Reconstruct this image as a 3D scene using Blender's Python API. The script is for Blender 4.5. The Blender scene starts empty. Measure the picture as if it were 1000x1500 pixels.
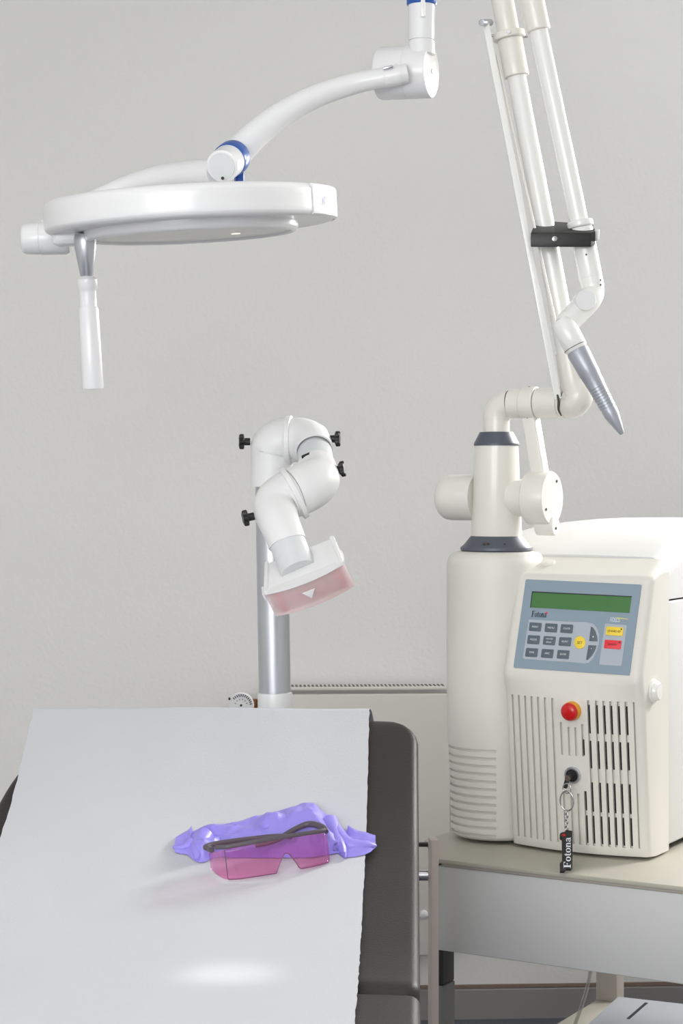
import bpy, bmesh, math, random
from math import sin, cos, pi, radians, sqrt, atan2
from mathutils import Vector, Matrix, noise

random.seed(7)
SC = bpy.context.scene
COL = SC.collection
V = Vector

# ------------------------------------------------------------------ camera, world, lights, exposure
F, HZ, CH = 2800.0, 700.0, 1.38          # focal length (px of a 1000x1500 frame), horizon row, eye height
cam_d = bpy.data.cameras.new('camera')
cam = bpy.data.objects.new('camera', cam_d)
COL.objects.link(cam)
cam.location = (0, 0, CH)
cam.rotation_euler = (pi / 2, 0, 0)
cam_d.sensor_fit = 'VERTICAL'
cam_d.sensor_height = 36.0
cam_d.lens = F / 1500 * 36.0
cam_d.shift_y = -(750 - HZ) / 1500
cam_d.clip_start = 0.05
SC.camera = cam

world = bpy.data.worlds.new('world')
SC.world = world
world.use_nodes = True
world.node_tree.nodes['Background'].inputs[0].default_value = (0.75, 0.85, 1.0, 1)
world.node_tree.nodes['Background'].inputs[1].default_value = 0.6


def area(name, loc, aim, sx, sy, power, color=(1, 1, 1)):
    d = bpy.data.lights.new(name, 'AREA')
    d.shape = 'RECTANGLE'
    d.size, d.size_y = sx, sy
    d.energy = power
    d.color = color
    o = bpy.data.objects.new(name, d)
    COL.objects.link(o)
    o.location = loc
    o.rotation_euler = (V(aim) - V(loc)).to_track_quat('-Z', 'Y').to_euler()
    return o


key = area('window_daylight', (2.25, 4.2, 2.45), (0.1, 2.7, 0.95), 0.7, 0.75, 25, (1.0, 0.985, 0.95))
key.data.spread = radians(100)
area('back_window_daylight', (1.5, 5.25, 2.1), (0.4, 3.2, 1.1), 0.6, 0.8, 44, (1.0, 0.985, 0.96))
area('ceiling_fill', (-0.5, 1.4, 2.95), (-0.5, 1.6, 0), 2.4, 2.0, 9, (1.0, 0.985, 0.97))  # added overhead fill, no fixture modelled
area('front_fill', (-0.9, -1.4, 1.8), (-.3, 3, 1.5), 3.0, 1.6, 93, (0.975, 0.985, 1.0))  # added fill behind the camera; the front wall has no window

SC.view_settings.view_transform = 'Standard'
SC.view_settings.look = 'None'
SC.view_settings.gamma = 1.0
SC.view_settings.use_curve_mapping = False
SC.view_settings.exposure = 0.0


# ------------------------------------------------------------------ helpers
def P(px, py, Y):
    return V(((px - 500) / F * Y, Y, CH - (py - HZ) / F * Y))


def R_(n, Y):
    return n * Y / F


def srgb(r, g, b):
    f = lambda c: (c / 255 / 12.92) if c / 255 <= 0.04045 else ((c / 255 + 0.055) / 1.055) ** 2.4
    return (f(r), f(g), f(b), 1)


def mat(name, col, rough=0.4, metal=0.0, bump=0.0, bscale=200.0, var=0.0, vscale=8.0, coat=0.0, spec=0.5, emit=0, ani=None):
    m = bpy.data.materials.new(name)
    m.use_nodes = True
    nt = m.node_tree
    b = nt.nodes['Principled BSDF']
    b.inputs['Base Color'].default_value = col
    b.inputs['Roughness'].default_value = rough
    b.inputs['Metallic'].default_value = metal
    b.inputs['Coat Weight'].default_value = coat
    b.inputs['Specular IOR Level'].default_value = spec
    tc = nt.nodes.new('ShaderNodeTexCoord')
    if var > 0:
        n = nt.nodes.new('ShaderNodeTexNoise')
        n.inputs['Scale'].default_value = vscale
        n.inputs['Detail'].default_value = 5
        nt.links.new(tc.outputs['Object'], n.inputs['Vector'])
        mx = nt.nodes.new('ShaderNodeMix')
        mx.data_type = 'RGBA'
        mx.inputs[6].default_value = (col[0] * (1 - var), col[1] * (1 - var), col[2] * (1 - var * 1.15), 1)
        mx.inputs[7].default_value = (min(1, col[0] * (1 + var)), min(1, col[1] * (1 + var)), min(1, col[2] * (1 + var)), 1)
        nt.links.new(n.outputs['Fac'], mx.inputs[0])
        nt.links.new(mx.outputs[2], b.inputs['Base Color'])
    if bump > 0:
        n = nt.nodes.new('ShaderNodeTexNoise')
        n.inputs['Scale'].default_value = bscale
        n.inputs['Detail'].default_value = 4
        nt.links.new(tc.outputs['Object'], n.inputs['Vector'])
        bp = nt.nodes.new('ShaderNodeBump')
        bp.inputs['Strength'].default_value = bump
        bp.inputs['Distance'].default_value = 0.002
        nt.links.new(n.outputs['Fac'], bp.inputs['Height'])
        nt.links.new(bp.outputs['Normal'], b.inputs['Normal'])
    if emit:
        b.inputs['Emission Color'].default_value = col
        b.inputs['Emission Strength'].default_value = emit
    return m


def mat_clear(name, tint, gloss=0.08, rough=0.05, body=None, bodyf=0.0):
    """thin tinted clear plastic: tinted transparency with a glossy film (and a little milky body)"""
    m = bpy.data.materials.new(name)
    m.use_nodes = True
    nt = m.node_tree
    nt.nodes.remove(nt.nodes['Principled BSDF'])
    out = nt.nodes['Material Output']
    t = nt.nodes.new('ShaderNodeBsdfTransparent')
    t.inputs[0].default_value = tint
    g = nt.nodes.new('ShaderNodeBsdfGlossy')
    g.inputs['Roughness'].default_value = rough
    g.inputs[0].default_value = (1, 1, 1, 1)
    lw = nt.nodes.new('ShaderNodeLayerWeight')
    lw.inputs[0].default_value = 0.25
    mth = nt.nodes.new('ShaderNodeMath')
    mth.operation = 'MULTIPLY_ADD'
    mth.inputs[1].default_value = 0.35
    mth.inputs[2].default_value = gloss
    nt.links.new(lw.outputs['Fresnel'], mth.inputs[0])
    src = t
    if body:
        d = nt.nodes.new('ShaderNodeBsdfDiffuse')
        d.inputs[0].default_value = body
        tl = nt.nodes.new('ShaderNodeBsdfTranslucent')
        tl.inputs[0].default_value = body
        a = nt.nodes.new('ShaderNodeMixShader')
        a.inputs[0].default_value = 0.5
        nt.links.new(d.outputs[0], a.inputs[1])
        nt.links.new(tl.outputs[0], a.inputs[2])
        mb = nt.nodes.new('ShaderNodeMixShader')
        mb.inputs[0].default_value = bodyf
        nt.links.new(t.outputs[0], mb.inputs[1])
        nt.links.new(a.outputs[0], mb.inputs[2])
        src = mb
    mx = nt.nodes.new('ShaderNodeMixShader')
    nt.links.new(mth.outputs[0], mx.inputs[0])
    nt.links.new(src.outputs[0], mx.inputs[1])
    nt.links.new(g.outputs[0], mx.inputs[2])
    nt.links.new(mx.outputs[0], out.inputs['Surface'])
    return m


ROOTM = {}


def thing(name, loc, label, cat, rz=0, group=None):
    o = bpy.data.objects.new(name, None)
    COL.objects.link(o)
    o.location = loc
    o.rotation_euler = (0, 0, rz)
    o['label'] = label
    o['category'] = cat
    if group:
        o['group'] = group
    ROOTM[o.name] = Matrix.Translation(loc) @ Matrix.Rotation(rz, 4, 'Z')
    return o


def obj(name, bm, m, parent=None, sharp=38, label=None):
    """link a bmesh (built in world coordinates) as ONE mesh object under its parent"""
    bmesh.ops.recalc_face_normals(bm, faces=bm.faces)
    lim = radians(sharp)
    for f in bm.faces:
        f.smooth = True
    for e in bm.edges:
        if len(e.link_faces) == 2 and e.calc_face_angle(0) > lim:
            e.smooth = False
    if parent:
        bm.transform(ROOTM[parent.name].inverted())
    me = bpy.data.meshes.new(name)
    bm.to_mesh(me)
    bm.free()
    for x in (m if isinstance(m, (list, tuple)) else [m]):
        me.materials.append(x)
    o = bpy.data.objects.new(name, me)
    COL.objects.link(o)
    if parent:
        o.parent = parent
        ROOTM[o.name] = ROOTM[parent.name]
    if label:
        o['label'] = label
    return o


def struct(name, bm, m, parent=None, sharp=38):
    o = obj(name, bm, m, parent, sharp)
    o['kind'] = 'structure'
    return o


def NB():
    return bmesh.new()


def frame_of(axis):
    a = V(axis).normalized()
    h = V((0, 0, 1)) if abs(a.z) < 0.9 else V((0, 1, 0))
    x = h.cross(a).normalized()
    return a, x, a.cross(x).normalized()


def rings(bm, ringlist, cap=True, closed=True):
    vs = [[bm.verts.new(p) for p in r] for r in ringlist]
    n = len(vs[0])
    for i in range(len(vs) - 1):
        for k in range(n if closed else n - 1):
            a, b = vs[i][k], vs[i][(k + 1) % n]
            c, d = vs[i + 1][(k + 1) % n], vs[i + 1][k]
            bm.faces.new((a, b, c, d))
    if cap:
        for r in (vs[0], vs[-1]):
            try:
                bm.faces.new(r)
            except ValueError:
                pass
    return vs


def lathe(bm, o, axis, prof, segs=48, cap=True, sx=1.0, sy=1.0):
    a, x, y = frame_of(axis)
    o = V(o)
    rl = []
    for d, r in prof:
        r = max(r, 1e-5)
        rl.append([o + a * d + x * (r * sx * cos(2 * pi * k / segs)) + y * (r * sy * sin(2 * pi * k / segs)) for k in range(segs)])
    return rings(bm, rl, cap)


def cyl(bm, A, B, r0, r1=None, segs=40, fil=0.0):
    A, B = V(A), V(B)
    r1 = r0 if r1 is None else r1
    L = (B - A).length
    if fil > 0:
        pr = [(fil * (1 - cos(t)), r0 - fil * (1 - sin(t))) for t in (0, pi / 8, pi / 4, 3 * pi / 8, pi / 2)]
        pr += [(L - fil * (1 - cos(t)), r1 - fil * (1 - sin(t))) for t in (pi / 2, 3 * pi / 8, pi / 4, pi / 8, 0)]
    else:
        pr = [(0, r0), (L, r1)]
    return lathe(bm, A, B - A, pr, segs)


def catmull(pts, n=8):
    """pts: list of tuples of any length; returns the smoothed list"""
    pts = [V(p) if not isinstance(p, V) else p for p in pts]
    out = []
    for i in range(len(pts) - 1):
        p0 = pts[max(i - 1, 0)]
        p1, p2 = pts[i], pts[i + 1]
        p3 = pts[min(i + 2, len(pts) - 1)]
        for k in range(n):
            t = k / n
            out.append(0.5 * ((2 * p1) + (p2 - p0) * t + (2 * p0 - 5 * p1 + 4 * p2 - p3) * t * t + (3 * p1 - p0 - 3 * p2 + p3) * t ** 3))
    out.append(pts[-1])
    return out


def tube(bm, pts, rad, segs=28, n=8, smooth=True, cap=True, flat=None, flatdir=None):
    """pts 3d, rad number or list; a swept round tube"""
    if not isinstance(rad, (list, tuple)):
        rad = [rad] * len(pts)
    if smooth:
        q = catmull([V((p[0], p[1], p[2], r)) for p, r in zip(pts, rad)], n)
        pts = [V(p[:3]) for p in q]
        rad = [p[3] for p in q]
    else:
        pts = [V(p) for p in pts]
    rl = []
    ref = None
    for i, p in enumerate(pts):
        t = (pts[min(i + 1, len(pts) - 1)] - pts[max(i - 1, 0)]).normalized()
        if ref is None:
            _, ref, _ = frame_of(t)
            if flatdir is not None:
                ref = V(flatdir)
        ref = (ref - t * ref.dot(t)).normalized()
        y = t.cross(ref)
        s = flat if flat else 1.0
        rl.append([p + ref * (rad[i] * s * cos(2 * pi * k / segs)) + y * (rad[i] * sin(2 * pi * k / segs)) for k in range(segs)])
    return rings(bm, rl, cap)


def box(bm, c, size, ax=None, bev=0.0, segs=3):
    """box with centre, full sizes, axes and a rounded edge"""
    b = bmesh.new()
    bmesh.ops.create_cube(b, size=1)
    for v in b.verts:
        v.co = V((v.co.x * size[0], v.co.y * size[1], v.co.z * size[2]))
    if bev > 0:
        bmesh.ops.bevel(b, geom=list(b.edges), offset=bev, segments=segs, profile=0.5, affect='EDGES')
    M = Matrix.Identity(4)
    if ax:
        M = Matrix((ax[0].to_4d(), ax[1].to_4d(), ax[2].to_4d(), V((0, 0, 0, 1)))).transposed()
        for k in range(3):
            M[3][k] = 0
    M = Matrix.Translation(V(c)) @ M
    b.transform(M)
    merge(bm, b)


def merge(bm, b):
    mp = {}
    for v in b.verts:
        mp[v] = bm.verts.new(v.co)
    for f in b.faces:
        nf = bm.faces.new([mp[v] for v in f.verts])
        nf.material_index = f.material_index
    b.free()


def prism(bm, poly, vec, bev=0.0, segs=2):
    b = bmesh.new()
    vs = [b.verts.new(p) for p in poly]
    f = b.faces.new(vs)
    r = bmesh.ops.extrude_face_region(b, geom=[f])
    for e in r['geom']:
        if isinstance(e, bmesh.types.BMVert):
            e.co += V(vec)
    bmesh.ops.recalc_face_normals(b, faces=b.faces)
    if bev > 0:
        bmesh.ops.bevel(b, geom=list(b.edges), offset=bev, segments=segs, profile=0.5, affect='EDGES')
    merge(bm, b)


def disc(bm, c, axis, r, th, segs=32):
    cyl(bm, V(c), V(c) + V(axis).normalized() * th, r, segs=segs, fil=min(th, r) * 0.3)


def put_text(bm, s, size, o, right, up, depth=0.0004, align='LEFT', squash=1.0, shear=0.0):
    """lettering laid on a surface; o = anchor, right / up in the surface"""
    c = bpy.data.curves.new('lettering', 'FONT')
    c.body = s
    c.size = size
    c.align_x = align
    c.shear = shear
    ob = bpy.data.objects.new('lettering', c)
    COL.objects.link(ob)
    bpy.context.view_layer.update()
    me = bpy.data.meshes.new_from_object(ob)
    b = bmesh.new()
    b.from_mesh(me)
    r = V(right).normalized()
    u = V(up).normalized()
    n = r.cross(u)
    for v in b.verts:
        x, y = v.co.x * squash, v.co.y
        v.co = V(o) + r * x + u * y + n * depth
    bpy.data.objects.remove(ob)
    bpy.data.curves.remove(c)
    bpy.data.meshes.remove(me)
    merge(bm, b)


def serif_word(bm, o, right, up, h, squash=1.0, depth=0.0005):
    """the serif word on the panel and on the key fob, drawn glyph by glyph; h = cap height"""
    r = V(right).normalized()
    u = V(up).normalized()
    n = r.cross(u)
    T = lambda x, y: V(o) + r * (x * h * squash) + u * (y * h)

    def poly(pts):
        prism(bm, [T(*p) for p in pts], n * depth)

    def ring(cx, cy, rx, ry, ix, iy, a0=0, a1=360):
        k = 20
        A = [radians(a0 + (a1 - a0) * i / k) for i in range(k + 1)]
        for i in range(k):
            poly([(cx + rx * cos(A[i]), cy + ry * sin(A[i])), (cx + rx * cos(A[i + 1]), cy + ry * sin(A[i + 1])),
                  (cx + ix * cos(A[i + 1]), cy + iy * sin(A[i + 1])), (cx + ix * cos(A[i]), cy + iy * sin(A[i]))])
    x = 0
    # F
    poly([(x + .10, .0), (x + .25, .0), (x + .25, 1), (x + .10, 1)])
    poly([(x, 0), (x + .36, 0), (x + .36, .06), (x, .06)])
    poly([(x, .94), (x + .6, .94), (x + .6, 1), (x, 1)])
    poly([(x + .55, .74), (x + .6, .74), (x + .6, .95), (x + .52, .95)])
    poly([(x + .24, .48), (x + .46, .48), (x + .46, .54), (x + .24, .54)])
    poly([(x + .42, .39), (x + .47, .39), (x + .47, .63), (x + .42, .63)])
    x = .66
    ring(x + .24, .33, .24, .34, .11, .29)
    x = 1.18
    poly([(x + .08, .1), (x + .2, .1), (x + .2, .9), (x + .08, .78)])
    poly([(x, .6), (x + .32, .6), (x + .32, .66), (x, .66)])
    ring(x + .22, .12, .14, .14, .04, .06, 180, 330)
    x = 1.54
    ring(x + .24, .33, .24, .34, .11, .29)
    x = 2.06
    poly([(x + .05, 0), (x + .17, 0), (x + .17, .66), (x + .05, .62)])
    poly([(x, 0), (x + .23, 0), (x + .23, .05), (x, .05)])
    poly([(x, .6), (x + .1, .6), (x + .1, .66), (x, .66)])
    ring(x + .29, .44, .17, .22, .05, .15, 0, 180)
    poly([(x + .34, 0), (x + .46, 0), (x + .46, .45), (x + .34, .45)])
    poly([(x + .29, 0), (x + .52, 0), (x + .52, .05), (x + .29, .05)])
    x = 2.63
    poly([(x + .26, .06), (x + .38, .03), (x + .38, .48), (x + .26, .48)])
    poly([(x + .3, 0), (x + .46, 0), (x + .46, .06), (x + .34, .09)])
    ring(x + .2, .46, .18, .21, .06, .15, 0, 170)
    ring(x + .16, .17, .16, .18, .05, .13, 60, 330)
    poly([(x + .2, .32), (x + .3, .38), (x + .3, .31), (x + .24, .26)])
    return 3.12 * h * squash


# ------------------------------------------------------------------ materials
M_wall = mat('wall_paint', srgb(238, 237, 235), 0.9, bump=0.35, bscale=90, var=0.012, vscale=60)
M_ceil = mat('ceiling_paint', srgb(240, 240, 238), 0.9, bump=0.1, bscale=200)
M_floor = mat('floor_vinyl', srgb(88, 92, 100), 0.5, bump=0.1, bscale=50, var=0.12, vscale=30)
M_base = mat('baseboard_grey', srgb(146, 142, 142), 0.5, var=0.04)
M_baseshadow = mat('baseboard_shadow_line', srgb(120, 98, 84), 0.6)  # brown of the shadow line on the baseboard's top edge, as a colour
M_white = mat('lamp_white_enamel', srgb(234, 234, 235), 0.28, bump=0.02, bscale=400, coat=0.2)
M_white2 = mat('arm_white_enamel', srgb(240, 240, 236), 0.22, bump=0.02, bscale=300, coat=0.3)
M_pipe = mat('extraction_white_plastic', srgb(236, 236, 236), 0.42, bump=0.04, bscale=300)
M_cream = mat('device_cream_plastic', srgb(228, 225, 217), 0.42, bump=0.12, bscale=900, var=0.008, vscale=20)
M_cream2 = mat('device_side_paint', srgb(228, 228, 226), 0.4, bump=0.1, bscale=800)
M_armcream = mat('arm_cream_enamel', srgb(233, 230, 222), 0.28, var=0.01, vscale=30, coat=0.2)
M_black = mat('slot_black', srgb(14, 13, 18), 0.7)
M_blackpl = mat('black_plastic', srgb(32, 30, 30), 0.42, bump=0.1, bscale=400)
M_collar = mat('collar_slate_rubber', srgb(84, 90, 100), 0.38, bump=0.05, bscale=300, var=0.05)
M_blue = mat('blue_anodised_ring', srgb(28, 84, 168), 0.35, coat=0.2)
M_alu = mat('brushed_aluminium', srgb(196, 200, 205), 0.32, metal=0.85, bump=0.05, bscale=600)
M_steel = mat('polished_steel', srgb(200, 200, 204), 0.16, metal=1.0)
M_hand = mat('handpiece_grey_metal', srgb(172, 176, 184), 0.36, metal=0.4, bump=0.06, bscale=500)
M_cap = mat('grey_cap_plate', srgb(218, 221, 222), 0.35)
M_dark = mat('screw_dark', srgb(60, 52, 46), 0.5)
M_brass = mat('copper_pipe', srgb(170, 120, 84), 0.4, metal=0.6)
M_panel = mat('panel_blue_grey', srgb(140, 158, 172), 0.45, bump=0.05, bscale=600)
M_panel2 = mat('panel_light_grey', srgb(178, 186, 196), 0.45)
M_lcd = mat('screen_green', srgb(72, 122, 68), 0.25, var=0.06, vscale=30)
M_btn = mat('button_slate', srgb(92, 104, 114), 0.4, bump=0.05)
M_yel = mat('button_yellow', srgb(246, 214, 66), 0.4)
M_redb = mat('button_red', srgb(236, 58, 70), 0.4)
M_red = mat('emergency_red', srgb(206, 14, 20), 0.3, coat=0.3)
M_orange = mat('emergency_orange', srgb(226, 160, 40), 0.4)
M_txtw = mat('lettering_white', srgb(232, 236, 240), 0.5)
M_txtk = mat('lettering_dark', srgb(40, 44, 52), 0.5)
M_txtb = mat('lettering_blue', srgb(48, 66, 140), 0.5)
M_txty = mat('lettering_yellow', srgb(222, 214, 120), 0.5)
M_leather = mat('dark_leatherette', srgb(52, 48, 46), 0.46, bump=0.25, bscale=420, var=0.05, vscale=40, spec=0.35)
M_paper = mat('couch_paper', srgb(199, 201, 206), 0.85, bump=0.16, bscale=260, var=0.01, vscale=60)
M_glove = mat('violet_nitrile', srgb(152, 142, 232), 0.4, bump=0.1, bscale=300, var=0.03, vscale=30, spec=0.5)
M_frame = mat('spectacle_frame', srgb(88, 80, 88), 0.3)
M_lens = mat_clear('pink_lens', (0.95, 0.66, 0.83, 1), 0.03, 0.03, (0.85, 0.35, 0.55, 1), 0.06)
M_rose = mat_clear('rose_lens', (0.98, 0.92, 0.92, 1), 0.04, 0.2, srgb(247, 231, 231), 0.55)
M_pinkin = mat('pink_filter', srgb(240, 130, 138), 0.5)
M_cart = mat('cart_top_beige', srgb(184, 180, 167), 0.5, bump=0.08, bscale=500, var=0.03, vscale=25)
M_cartleg = mat('cart_beige_metal', srgb(190, 182, 172), 0.45, var=0.03)
M_drawer = mat('cart_panel_grey', srgb(212, 213, 212), 0.5, bump=0.04, bscale=500, var=0.012, vscale=8)
M_legdark = mat('cart_leg_dark', srgb(52, 48, 46), 0.5)
M_leggrey = mat('cart_leg_grey', srgb(128, 128, 126), 0.5)
M_board = mat('grey_blue_board', srgb(176, 180, 188), 0.5, var=0.02)
M_rad = mat('radiator_enamel', srgb(216, 213, 205), 0.4, bump=0.02, bscale=200)
M_radslot = mat('radiator_slot', srgb(96, 98, 100), 0.6)
M_hose = mat_clear('clear_hose', (0.8, 0.78, 0.76, 1), 0.1, 0.1, (0.7, 0.68, 0.66, 1), 0.25)
M_lampglass = mat('lamp_frosted_glass', srgb(196, 195, 194), 0.3, var=0.05, vscale=40, coat=0.3)
M_winframe = mat('window_frame_white', srgb(235, 235, 235), 0.4)

# ------------------------------------------------------------------ the room
WY = 4.87
wa = radians(3.0)
wd = V((cos(wa), sin(wa), 0))
wn = V((-sin(wa), cos(wa), 0))


def WP(x, off, z):
    """a point x metres along the back wall, off metres in front of it"""
    return V((0, WY, 0)) + wd * x - wn * off + V((0, 0, z))


CZ = 3.0
bm = NB(); prism(bm, [V((-2.6, -1.6, -.05)), V((2.15, -1.6, -.05)), V((2.15, 5.3, -.05)), V((-2.6, 5.3, -.05))], V((0, 0, .05)))
struct('floor', bm, M_floor)
bm = NB(); prism(bm, [V((-2.6, -1.6, CZ)), V((2.15, -1.6, CZ)), V((2.15, 5.3, CZ)), V((-2.6, 5.3, CZ))], V((0, 0, .08)))
struct('ceiling', bm, M_ceil)
bm = NB()          # back wall, with a window far to the right of the photo's frame
for xa_, xb_, za_, zb_ in ((-2.6, 1.15, 0, CZ), (1.85, 2.1, 0, CZ), (1.15, 1.85, 0, 1.6), (1.15, 1.85, 2.6, CZ)):
    prism(bm, [WP(xa_, 0, za_), WP(xb_, 0, za_), WP(xb_, 0, zb_), WP(xa_, 0, zb_)], wn * .1)
struct('wall_back', bm, M_wall)
bm = NB()
for xm, zm, sx_, sz_ in ((1.17, 2.1, .04, 1.0), (1.83, 2.1, .04, 1.0), (1.5, 1.62, .7, .04), (1.5, 2.58, .7, .04)):
    box(bm, WP(xm, -.05, zm), (sx_, .06, sz_), (wd, wn, V((0, 0, 1))), .004)
struct('window_2', bm, M_winframe)
bm = NB(); box(bm, (-2.55, 1.75, CZ / 2), (.1, 6.6, CZ)); struct('wall_left', bm, M_wall)
bm = NB(); box(bm, (-.22, -1.6, CZ / 2), (4.74, .1, CZ)); struct('wall_front', bm, M_wall)
# right wall with a window opening  y 3.35..4.55, z 1.2..2.45
bm = NB()
wx, w0, w1, wz0, wz1 = 2.05, 3.65, 4.7, 1.85, 2.9
box(bm, (wx, (-1.6 + w0) / 2, CZ / 2), (.12, w0 + 1.6, CZ))
box(bm, (wx, (w1 + 5.2) / 2, CZ / 2), (.12, 5.2 - w1, CZ))
box(bm, (wx, (w0 + w1) / 2, wz0 / 2), (.12, w1 - w0, wz0))
box(bm, (wx, (w0 + w1) / 2, (wz1 + CZ) / 2), (.12, w1 - w0, CZ - wz1))
struct('wall_right', bm, M_wall)
bm = NB()
for yy in (w0 + .02, w1 - .02):
    box(bm, (wx, yy, (wz0 + wz1) / 2), (.06, .04, wz1 - wz0), bev=.004)
for zz in (wz0 + .02, wz1 - .02):
    box(bm, (wx, (w0 + w1) / 2, zz), (.06, w1 - w0, .04), bev=.004)
struct('window_1', bm, M_winframe)
bm = NB()
pr = [(0.001, 0.0), (.016, 0), (.016, .074), (.010, .079), (.001, .079)]
rings(bm, [[WP(x, a, z) for a, z in pr] for x in (-2.4, 1.95)])
bb = struct('baseboard_back', bm, M_base)
bm = NB()
rings(bm, [[WP(x, a, z) for a, z in [(.001, .0795), (.014, .0795), (.012, .085), (.001, .085)]] for x in (-2.4, 1.95)])
struct('base_shadow_1', bm, M_baseshadow)  # dark strip standing in for the shadow line along the baseboard top

# ------------------------------------------------------------------ radiator on the back wall
rx0, rx1, rzt, rzb = -.205, .268, .858, .185
rad = thing('radiator', WP(.03, .06, rzb), 'flat cream wall radiator with a slotted top grille behind the couch', 'radiator')
bm = NB()
box(bm, WP((rx0 + rx1) / 2, .098, (rzt + rzb) / 2 - .008), (rx1 - rx0, .018, rzt - rzb - .016), (wd, wn, V((0, 0, 1))), .006)
obj('front_panel', bm, M_rad, rad)
bm = NB()
box(bm, WP((rx0 + rx1) / 2, .05, (rzt + rzb) / 2 - .01), (rx1 - rx0 - .02, .07, rzt - rzb - .06), (wd, wn, V((0, 0, 1))), .004)
obj('core', bm, M_rad, rad)
bm = NB()
box(bm, WP((rx0 + rx1) / 2, .064, rzt - .004), (rx1 - rx0, .088, .008), (wd, wn, V((0, 0, 1))), .002)
ns = 44
nf0 = len(bm.faces)
for i in range(ns):
    x = rx0 + .012 + (rx1 - rx0 - .024) * (i + .5) / ns
    for off in (.05, .068, .086):
        box(bm, WP(x, off, rzt + .0002), ((rx1 - rx0) / ns * .55, .011, .0008), (wd, wn, V((0, 0, 1))))
bm.faces.ensure_lookup_table()
for f in bm.faces[nf0:]:
    f.material_index = 1
obj('top_grille', bm, [M_rad, M_radslot], rad)
bm = NB()
bm.free()
for (xx, s) in ((rx0 - .001, -1), (rx1 + .001, 1)):
    bm = NB(); box(bm, WP(xx, .064, (rzt + rzb) / 2), (.004, .086, rzt - rzb - .01), (wd, wn, V((0, 0, 1))), .001)
    obj('side_cover', bm, M_rad, rad)
bm = NB(); lathe(bm, WP(.2, .107, .29), -wn, [(0, .011), (.004, .011), (.007, .008), (.008, .001)], 24); obj('plug', bm, M_white, rad)
# valve with the thermostat head, left of the radiator
vc = WP(-.262, .1, .795)
bm = NB(); tube(bm, [WP(-.222, .06, .78), WP(-.222, .06, .81), WP(-.222, .06, .825)], .009, 16, smooth=False)
vv_ = obj('valve', bm, M_brass, rad)
bm = NB(); cyl(bm, WP(-.222, .06, .80), WP(-.2, .06, .80), .009, segs=16); obj('valve_union', bm, M_brass, vv_)
bm = NB(); cyl(bm, WP(-.255, .08, .80), WP(-.222, .06, .80), .012, segs=20); obj('valve_neck', bm, M_brass, vv_)
bm = NB(); tube(bm, [WP(-.222, .06, .0), WP(-.222, .06, .78)], .008, 14, smooth=False); obj('riser_pipe', bm, M_brass, rad)
bm = NB()
vc = P(353, 1032, 4.72)
lathe(bm, vc, -wn, [(-.03, .018), (0, .026), (.006, .031), (.012, .032), (.016, .029), (.017, .001)], 40)
nf0 = len(bm.faces)
for i in range(15):
    a = radians(8 + i * 164 / 14)
    rr, tt = V((cos(a), 0, sin(a))), V((-sin(a), 0, cos(a)))
    box(bm, vc + rr * .0245 - wn * .0168, (.006, .0022, .0008), (rr, tt, -wn))
for i in range(6):
    a = radians(20 + i * 140 / 5)
    rr, tt = V((cos(a), 0, sin(a))), V((-sin(a), 0, cos(a)))
    box(bm, vc + rr * .015 - wn * .0172, (.0028, .0016, .0008), (rr, tt, -wn))
disc(bm, vc - wn * .0170, -wn, .003, .001, 12)
bm.faces.ensure_lookup_table()
for f in bm.faces[nf0:]:
    f.material_index = 1
th = obj('thermostat', bm, [M_white, M_txtk], rad)
bm = NB(); a = radians(152); box(bm, vc + V((cos(a), 0, sin(a))) * .031 - wn * .008, (.008, .005, .016), (V((cos(a), 0, sin(a))), V((-sin(a), 0, cos(a))), -wn), .001)
obj('stop_pin', bm, M_blackpl, th)

# ------------------------------------------------------------------ equipment cart and laser : shared frame
TH = radians(30.4)
U = V((cos(TH), -sin(TH), 0))
W = V((sin(TH), cos(TH), 0))
ZU = V((0, 0, 1))
OR = V((.477, 3.05, 0))


def L(u, v, z):
    return OR + U * u + W * v + V((0, 0, z))


TOP = .761
cart = thing('equipment_cart', L(-.1, .3, 0), 'beige equipment cart with pale grey front panel carrying the laser', 'cart', -TH)
bm = NB()
prism(bm, [L(-.305, -.114, TOP - .0075), L(.3, -.114, TOP - .0075), L(.3, .78, TOP - .0075), L(-.4, .78, TOP - .0075), L(-.4, .02, TOP - .0075)], V((0, 0, .0075)), .0015)
obj('top_board', bm, M_cart, cart)
bm = NB()
prism(bm, [L(-.298, -.108, TOP - .0125), L(.295, -.108, TOP - .0125), L(.295, .77, TOP - .0125), L(-.39, .77, TOP - .0125), L(-.39, .02, TOP - .0125)], V((0, 0, .0045)), .0008)
obj('top_trim', bm, M_cartleg, cart)
bm = NB()
box(bm, L(-.006, -.100, TOP - .0815), (.606, .016, .137), (U, W, ZU), .002)
obj('front_panel', bm, M_drawer, cart)
pz = P(634.5, 1228, 3.08)
bm = NB()
box(bm, V((pz.x, 3.08, pz.z / 2)), (.0128, .03, pz.z), (V((1, .12, 0)).normalized(), V((-.12, 1, 0)).normalized(), ZU), .0015)
obj('upright', bm, mat('upright_warm_grey', srgb(206, 192, 183), .45, var=.03), cart)
q = P(622, 1237, 3.1)
bm = NB(); box(bm, q + V((-.012, 0, 0)), (.05, .012, .006), bev=.001); obj('side_bar', bm, M_legdark, cart)
q = P(622, 1282, 3.1)
bm = NB(); cyl(bm, q + V((-.04, 0, 0)), q + V((.012, 0, 0)), .0088, segs=20); obj('chrome_rod', bm, M_steel, cart)


def cart_leg(name, u, v, su, sv, z0, z1, m):
    b = NB(); box(b, L(u, v, (z0 + z1) / 2), (su, sv, z1 - z0), (U, W, ZU), .003); return obj(name, b, m, cart)


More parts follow.
